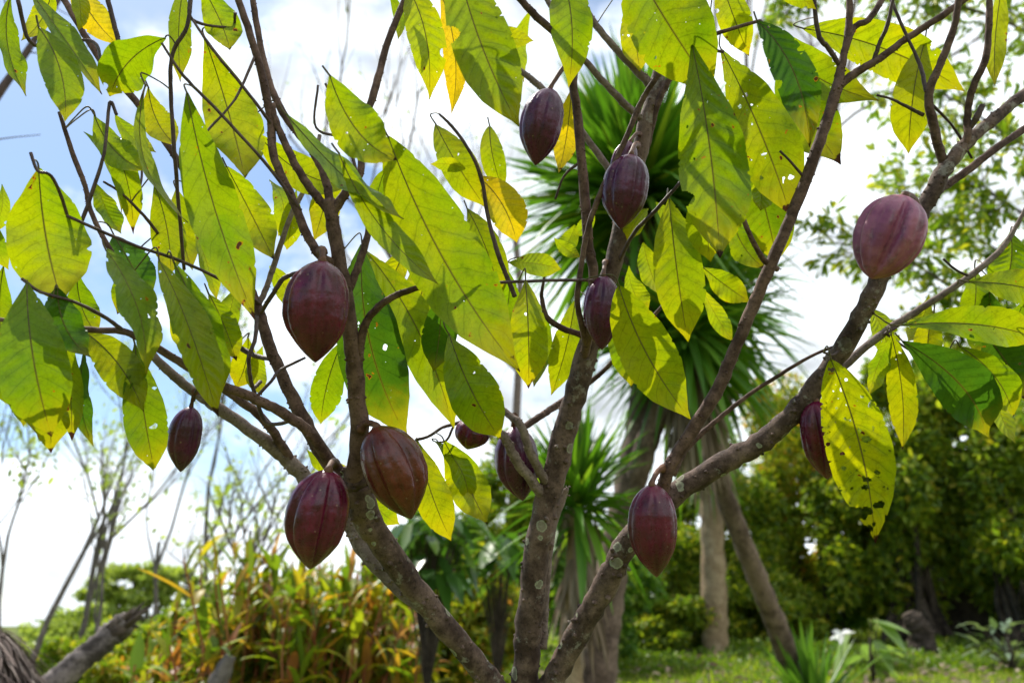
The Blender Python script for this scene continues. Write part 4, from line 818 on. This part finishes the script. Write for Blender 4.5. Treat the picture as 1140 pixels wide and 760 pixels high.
bare_tree('slender bare tree leaning right in front of the flat topped tree', 70, 735, 17, 290, 7, 82, 4, (.13, 0), 160, .34, None, None, (1, 3))
bare_tree('bare tree with fine twigs above the canes', 232, 730, 18, 330, 6, 83, 4, (.02, 0), 260, .5, None, None, (1, 3))
bare_tree('bare forked tree standing among the canes', 296, 730, 11, 230, 9, 84, 3, (-.12, 0), 60, .5)
bare_tree('tall leafless tree behind the yucca crown', 560, 745, 19, 690, 11, 85, 4, (-.02, 0), 120, .5, M['palebranch'])
bare_tree('wispy leafless tree behind the flat topped tree', 175, 730, 24, 250, 6, 86, 4, (.0, 0), 240, .5, None, None, (1, 3))
bare_tree('brown twiggy tree high behind the yucca on the right', 800, 735, 24, 760, 12, 87, 4, (-.03, 0), 120, .45, M['palebranch'])
bare_tree('very slim leafy sapling close to the left frame edge', 8, 735, 13, 270, 5, 181, 3, (.0, 0), 160, .4, None, None, (2, 4))
bare_tree('twiggy sapling right of the flat topped tree', 205, 730, 14, 200, 5, 182, 3, (.04, 0), 160, .55, None, None, (2, 4))
bare_tree('leafless sapling leaning left above the canes', 262, 730, 12.5, 280, 6, 183, 3, (-.14, 0), 60, .5, None, None, (2, 4))
bare_tree('leafy sapling behind the dead leaning log', 105, 735, 14, 260, 5, 184, 3, (-.03, 0), 170, .4, None, None, (2, 4))
# blurred near bare tree at the left edge: its limb crosses the corner
rng = np.random.default_rng(88); b = np.array(WP(-190, 760, 3.6)); b[2] = gz(b[0], b[1])
t = thing('bare_tree', 'dark blurred bare tree whose limb crosses the top left corner', 'tree', b, 'bare trees on the far side')
mb = MB(); k = lambda px, py, Y=3.6: np.array(WP(px, py, Y))
for pts, r in [([b, k(-170, 500), k(-130, 300), k(-90, 200)], (.08, .04)), ([k(-120, 280), k(-60, 190), k(0, 102), k(22, 70), k(65, 0), k(90, -60)], (.03, .010)), ([k(22, 70), k(18, 45), k(2, -10)], (.009, .004)), ([k(-40, 165), k(0, 155), k(45, 150)], (.005, .002)), ([k(30, 58), k(80, 62), k(105, 45)], (.004, .002)), ([k(50, 25), k(90, 40), k(130, 22)], (.004, .0015)), ([k(60, 8), k(85, 20), k(100, 12)], (.003, .0015))]:
    pr = spline(pts, 6); tube(mb, pr, list(np.linspace(r[0], r[1], len(pr))), 8)
mb.build('trunk', M['twig'], t)

# small-leaved tree hanging in from the right
rng = np.random.default_rng(91); b = np.array(WP(1290, 760, 6.4)); b[2] = gz(b[0], b[1])
t = thing('small_leaved_tree', 'loose tree of small glossy leaves hanging in from the right edge', 'tree', b)
mb = MB(); lv = MB(); q = lambda px, py, Y: np.array(WP(px, py, Y)); tips = []
tk = spline([b-[0, 0, .1], q(1270, 600, 6.4), q(1240, 380, 6.3), q(1215, 180, 6.2), q(1190, -40, 6.2)], 8); tube(mb, tk, list(np.linspace(.12, .06, len(tk))), 10)
for pts in [[(1240, 380, 6.3), (1190, 330, 6.3), (1130, 290, 6.4), (1060, 250, 6.5), (1000, 215, 6.6)], [(1240, 400, 6.3), (1160, 370, 6.1), (1090, 340, 6.0), (1010, 290, 6.0), (930, 270, 6.1)], [(1220, 240, 6.2), (1170, 180, 6.2), (1120, 150, 6.3), (1060, 110, 6.4), (1010, 95, 6.5)],
            [(1205, 100, 6.2), (1150, 40, 6.2), (1080, 10, 6.2), (1010, -20, 6.3)], [(1230, 300, 6.3), (1160, 250, 6.0), (1110, 220, 5.9), (1080, 190, 5.9)], [(1240, 400, 6.3), (1180, 400, 6.3), (1120, 385, 6.3), (1060, 370, 6.4)], [(1200, 50, 6.2), (1130, -10, 6.1), (1000, -40, 6.2), (930, -30, 6.3), (880, 10, 6.3)]]:
    pr = spline([q(*p) for p in pts], 6); tube(mb, pr, list(np.linspace(.022, .006, len(pr))), 6); nn = len(pr)
    for i in range(int(nn*.25), nn):
        for _ in range(rng.integers(1, 4)):
            d0 = unit(pr[i]-pr[i-1])+rng.normal(0, .75, 3)+[0, 0, -.1]; tl = []; grow(mb, rng, pr[i], d0, rng.uniform(.2, .5), .005, 1, 4, .6, -.1, tl, (1, 3)); tips += tl
kk = rng.integers(0, len(tips), 6200); pos = np.array([tips[i][0] for i in kk])+rng.normal(0, .012, (len(kk), 3)); ax = np.array([tips[i][1] for i in kk])+rng.normal(0, .7, (len(kk), 3))+[0, 0, -.35]
leaves(lv, pos, ax, rng.normal(0, .6, (len(kk), 3))+[0, 0, .8], rng.uniform(.06, .14, len(kk)), rng.uniform(.028, .055, len(kk)))
mb.build('trunk', M['greybark'], t); lv.build('foliage', M['treeleaf'], t, smooth=False)

# cane clumps
def canes(label, px, top, hwpx, Y, n, seed, blade=.6):
    rng = np.random.default_rng(seed); T = np.array(WP(px, top, Y)); g = gz(T[0], Y); H = T[2]-g; rx = hwpx*depth_at(top, Y)/FPX
    t = thing('cane_clump', label, 'cane plant', (T[0], Y, g), 'cane clumps at the left')
    sb = MB(); P0 = []; A0 = []; LL = []
    for k in range(n):
        x = T[0]+rng.normal(0, rx*.45); y = Y+rng.normal(0, .4); h = H*rng.uniform(.45, .92); ln = rng.normal(0, .14, 2)
        s0 = np.array([x, y, gz(x, y)-.03]); e = s0+np.array([ln[0]*h, ln[1]*h, h]); m1 = (s0+e)/2+np.array([rng.normal(0, .04), rng.normal(0, .04), 0])
        pr = spline([s0, m1, e], 4); tube(sb, pr, list(np.linspace(.017, .008, len(pr))), 5)
        for j in range(rng.integers(7, 12)):
            u = rng.uniform(.3, 1.0); c = s0*(1-u)+e*u; az = rng.uniform(0, 6.28); el = np.radians(rng.uniform(28, 86))
            P0.append(c); A0.append([math.cos(az)*math.cos(el), math.sin(az)*math.cos(el), math.sin(el)]); LL.append(blade*rng.uniform(.5, 1.05))
    P0, A0, LL = np.array(P0), np.array(A0), np.array(LL); k = len(P0)
    sb.build('stalk', M['canestalk'], t); mb = MB(); blades(mb, P0, A0, LL, rng.uniform(.05, .125, k), rng.uniform(.1, .9, k), 5, .2); mb.build('foliage', M['cane'], t)
canes('canes with green and yellow blades at the left end of the row', 235, 655, 42, 9.5, 30, 101, .5)
canes('tall canes rising left of the reddish burgundy pod', 300, 592, 40, 9.0, 46, 102, .62)
canes('canes right below the reddish burgundy pod', 352, 632, 40, 8.6, 46, 103, .6)
canes('canes with many dry brown stalks under the left fork', 405, 600, 42, 9.6, 50, 104, .62)
canes('low canes at the right end of the row', 455, 655, 36, 9.0, 34, 105, .5)
canes('low green canes between the dead log and the taller canes', 195, 700, 40, 8.0, 26, 106, .45)
canes('canes behind the tall ones, half hidden', 350, 606, 66, 11.5, 60, 107, .7)

# broad-leaved plants
def broad(name, label, cat, px, top, Y, n, L, hwpx, seed, mat, drop=(-70, 10), W=.4, bottom=None):
    rng = np.random.default_rng(seed); T = np.array(WP(px, top, Y)); g = gz(T[0], Y); H = T[2]-g; rx = hwpx*depth_at(top, Y)/FPX; zb = g if bottom is None else WP(px, bottom, Y).z
    t = thing(name, label, cat, (T[0], Y, g)); sb = MB(); P0, A0 = [], []; s0 = np.array([T[0], Y, g-.05])
    for k in range(n):
        an = rng.uniform(0, 6.28); r = rx*rng.random()**.6; z = rng.uniform(zb+.2*(T[2]-zb), T[2]); e = np.array([T[0]+r*math.cos(an), Y+r*math.sin(an)*.8, z])
        pr = spline([s0+[0, 0, max(0, (z-g)*.3)], (s0+e)/2+[0, 0, (z-g)*.25], e], 4); tube(sb, pr, list(np.linspace(.006, .003, len(pr))), 4)
        el = np.radians(rng.uniform(*drop)); P0.append(e); A0.append([math.cos(an)*math.cos(el), math.sin(an)*math.cos(el), math.sin(el)])
    tube(sb, [s0, s0+[0, 0, .5*H], s0+[.02, 0, H*.8]], [.03, .025, .01], 7)
    mb = MB(); n_ = len(P0); Ls = L*rng.uniform(.7, 1.2, n_); blades(mb, np.array(P0), np.array(A0), Ls, Ls*W, rng.uniform(.0, .3, n_), 7, .12)
    mb.build('foliage', mat, t); sb.build('stem', M['darkbark'], t); return t
broad('broad_leaved_plant', 'broad leaved plant with dark drooping leaves between left fork and middle limb', 'plant', 482, 562, 7.5, 80, .34, 44, 111, M['broad'], W=.42, bottom=665)
broad('broad_leaved_plant', 'dark broad leaved plant hanging beneath the short yucca', 'plant', 555, 590, 8.2, 40, .34, 28, 112, M['broad'], W=.4, bottom=670)
broad('leafy_plant', 'pale leaved plant with one wide horizontal leaf on the lawn', 'plant', 964, 690, 11.4, 12, .5, 20, 113, M['pale'], (-70, 5), .5)
broad('leafy_plant', 'grey green leafy plant at the bottom right corner', 'plant', 1118, 692, 12.5, 60, .22, 42, 114, M['greyleaf'], (-20, 60), .4)
broad('leafy_plant', 'small light green plant below the reddish canes', 'plant', 462, 735, 9.5, 16, .22, 20, 115, M['pale'], (0, 60), .3)

# white flower
b = np.array(WP(938, 706, 11.2)); g = gz(b[0], b[1]); t = thing('white_flower', 'white blossom nodding beside the young yucca', 'flower', (b[0], b[1], g))
mb = MB(); tube(mb, spline([np.array([b[0], b[1], g-.02]), np.array([b[0]-.05, b[1], (g+b[2])/2]), b], 5), [.008]*11, 6); mb.build('stem', M['yucca2'], t)
rng = np.random.default_rng(7); mb = MB(); n = 9; az = np.linspace(0, 5.6, n); ax = np.stack([np.cos(az), np.sin(az)*.7, rng.uniform(-.6, .5, n)], 1); leaves(mb, np.tile(b, (n, 1)), ax, np.tile([0, -.3, 1.0], (n, 1))+rng.normal(0, .3, (n, 3)), rng.uniform(.11, .19, n), rng.uniform(.07, .11, n)); mb.build('petal', M['white'], t)
# stump on the lawn
def lump(name, label, cat, pts, rads, mat, seed, sides=18, bumpy=.16):
    mb = MB(); rg = random.Random(seed); base = pts[0]; t_ = spline([np.append(p, r) for p, r in zip(pts, rads)], 8)
    tube(mb, [p[:3] for p in t_], [p[3] for p in t_], sides, rg, bumpy); o = mb.build(name, mat, origin=base); tag(o, label, cat); return o
b = np.array(WP(1028, 728, 15)); b[2] = gz(b[0], b[1])
lump('tree_stump', 'dark weathered tree stump standing on the lawn', 'stump', [b-[0, 0, .1], b+[.0, 0, .3], b+[-.08, 0, .62], b+[-.16, 0, .78]], [.27, .22, .19, .10], M['darkbark'], 3, 16, .3)
# dead log and root mound at the lower left
g0 = np.array(WP(-40, 850, 4.6)); g0[2] = gz(g0[0], g0[1])-.05
lp = [g0, np.array(WP(20, 800, 4.65)), np.array(WP(70, 752, 4.7)), np.array(WP(105, 722, 4.75)), np.array(WP(128, 702, 4.8)), np.array(WP(143, 690, 4.8))]
o = lump('dead_log', 'grey dead log propped up at a slant with a broken dark end', 'log', lp, [.09, .075, .07, .066, .07, .055], M['deadwood'], 5, 16, .14)
# broken dark end of the log: jagged splinters
rg = random.Random(15); mb = MB(); e_ = np.array(lp[-1]); dr = unit(np.array(lp[-1])-np.array(lp[-2]))
for k in range(22):
    off = np.array([rg.gauss(0, .024), rg.gauss(0, .024), rg.gauss(0, .024)]); q0 = e_+off-dr*.05
    tube(mb, [q0, q0+dr*rg.uniform(.05, .08), q0+dr*rg.uniform(.08, .15)+off*.5], [.022, .016, .002], 6, rg, .2)
w0 = e_-dr*.10; tube(mb, [w0, w0+dr*.05, w0+dr*.09], [.066, .074, .05], 14, rg, .2)
br = mb.build('broken_end', M['darkbark'], o, origin=e_)
m0 = np.array(WP(-30, 800, 4.2)); m0[2] = gz(m0[0], m0[1])-.05; tp = np.array(WP(-16, 704, 4.2))
rg = random.Random(8); rn = np.random.default_rng(8)
st = thing('fibrous_stump', 'shaggy brown mound of a dead fibrous stump in the lower left corner', 'stump', m0)
mb = MB(); pr = spline([np.append(m0, .52), np.append(m0*.6+tp*.4, .38), np.append(m0*.25+tp*.75, .24), np.append(m0*.06+tp*.94, .12), np.append(tp, .03)], 8); tube(mb, [p[:3] for p in pr], [p[3] for p in pr], 22, rg, .12)
mb.build('core', M['darkbark'], st)
nn = 5200; az = rn.uniform(0, 6.28, nn); u = rn.random(nn)**.55; cpos = m0*(1-u)[:, None]+tp*u[:, None]; rad_ = np.interp(u, [0, .4, .75, .94, 1], [.52, .38, .24, .12, .03])
pos = cpos+np.stack([np.cos(az)*rad_, np.sin(az)*rad_, rn.uniform(0, .05, nn)], 1)
ax = np.stack([np.cos(az)*.75, np.sin(az)*.75, -np.ones(nn)*.8], 1)+rn.normal(0, .3, (nn, 3)); mb = MB(); blades(mb, pos, ax, rn.uniform(.08, .26, nn), rn.uniform(.006, .018, nn), rn.uniform(.1, .5, nn), 3, .2)
mb.build('fibre', M['fibre'], st)
b = np.array(WP(236, 752, 7.5)); b[2] = gz(b[0], b[1])
lump('tree_stump', 'short brown rotten stump at the foot of the canes', 'stump', [b-[0, 0, .1], b+[.02, 0, .25], b+[.06, 0, .5], b+[.14, 0, .72]], [.12, .10, .085, .05], M['greybark'], 9)

# far wood along the left horizon and the weeds under the shrubs
rng = np.random.default_rng(201); mb = MB()
for k in range(46):
    x = -75+k*2.1+rng.normal(0, 1); y = 95+rng.normal(0, 12); g = gz(x, y); h = rng.uniform(5, 10)
    cloud(mb, rng, np.array([x, y, g+h*.5]), (rng.uniform(2, 4), 3, h*.5), 420, .7, clumps=8)
o = mb.build('distant_wood', M['olive'], origin=(-40, 95, -8), smooth=False); tag(o, 'hazy far off line of trees low on the left horizon', 'wood', kind='stuff')
mb = MB(); n = 15000; X = rng.uniform(-2, 9, n); Y = rng.uniform(12.5, 16.5, n); hh = .12+.3*np.clip((Y-12.5)/3.5, 0, 1)*(.5+.5*np.sin(X*2.1+Y)*np.sin(X*.9+2)); Z = np.array([gz(x, y) for x, y in zip(X, Y)])+rng.random(n)*hh
ax = rng.normal(0, 1, (n, 3))+[0, 0, .7]; sz_ = rng.uniform(.05, .13, n); leaves(mb, np.stack([X, Y, Z], 1), ax, rng.normal(0, .5, (n, 3))+[0, 0, 1], sz_, sz_*.5)
o = mb.build('ground_weeds', M['weed'], origin=(3, 14, 0), smooth=False); tag(o, 'low leafy weeds growing where the lawn meets the shrubs', 'weeds', kind='stuff')
mb = MB(); n = 1500; X = rng.uniform(-2, 9, n); Y = rng.uniform(8, 15.5, n); Z = np.array([gz(x, y) for x, y in zip(X, Y)])+rng.uniform(.04, .16, n)
sz_ = rng.uniform(.07, .16, n); leaves(mb, np.stack([X, Y, Z], 1), rng.normal(0, 1, (n, 3))*[1, 1, .3], rng.normal(0, .4, (n, 3))+[0, 0, 1], sz_, sz_*.5)
o = mb.build('fallen_leaves', M['deadblade'], origin=(3, 12, 0), smooth=False); tag(o, 'dry fallen leaves lying scattered in the grass', 'leaf litter', kind='stuff')

mb = MB(); rn = np.random.default_rng(77); bc = WP(1112, 660, 18.2); g = gz(bc.x, 18.2); hz_ = WP(1112, 612, 18.2).z-g; nA, nR = 40, 12; vs_ = []; fs = []  # added dark mound behind the shrub hollow, its colour stands in for deep shade
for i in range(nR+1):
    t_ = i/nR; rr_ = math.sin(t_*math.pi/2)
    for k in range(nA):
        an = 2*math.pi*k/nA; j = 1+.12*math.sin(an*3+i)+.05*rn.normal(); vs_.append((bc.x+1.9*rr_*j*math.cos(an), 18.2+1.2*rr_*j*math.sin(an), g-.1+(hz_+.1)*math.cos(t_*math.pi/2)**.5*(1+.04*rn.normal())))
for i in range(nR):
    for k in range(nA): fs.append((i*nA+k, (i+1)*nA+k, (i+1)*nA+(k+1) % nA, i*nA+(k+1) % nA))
mb.add(vs_, fs); o = mb.build('shade_mound', M['darkbark'], origin=(bc.x, 18.2, g)); tag(o, kind='structure')
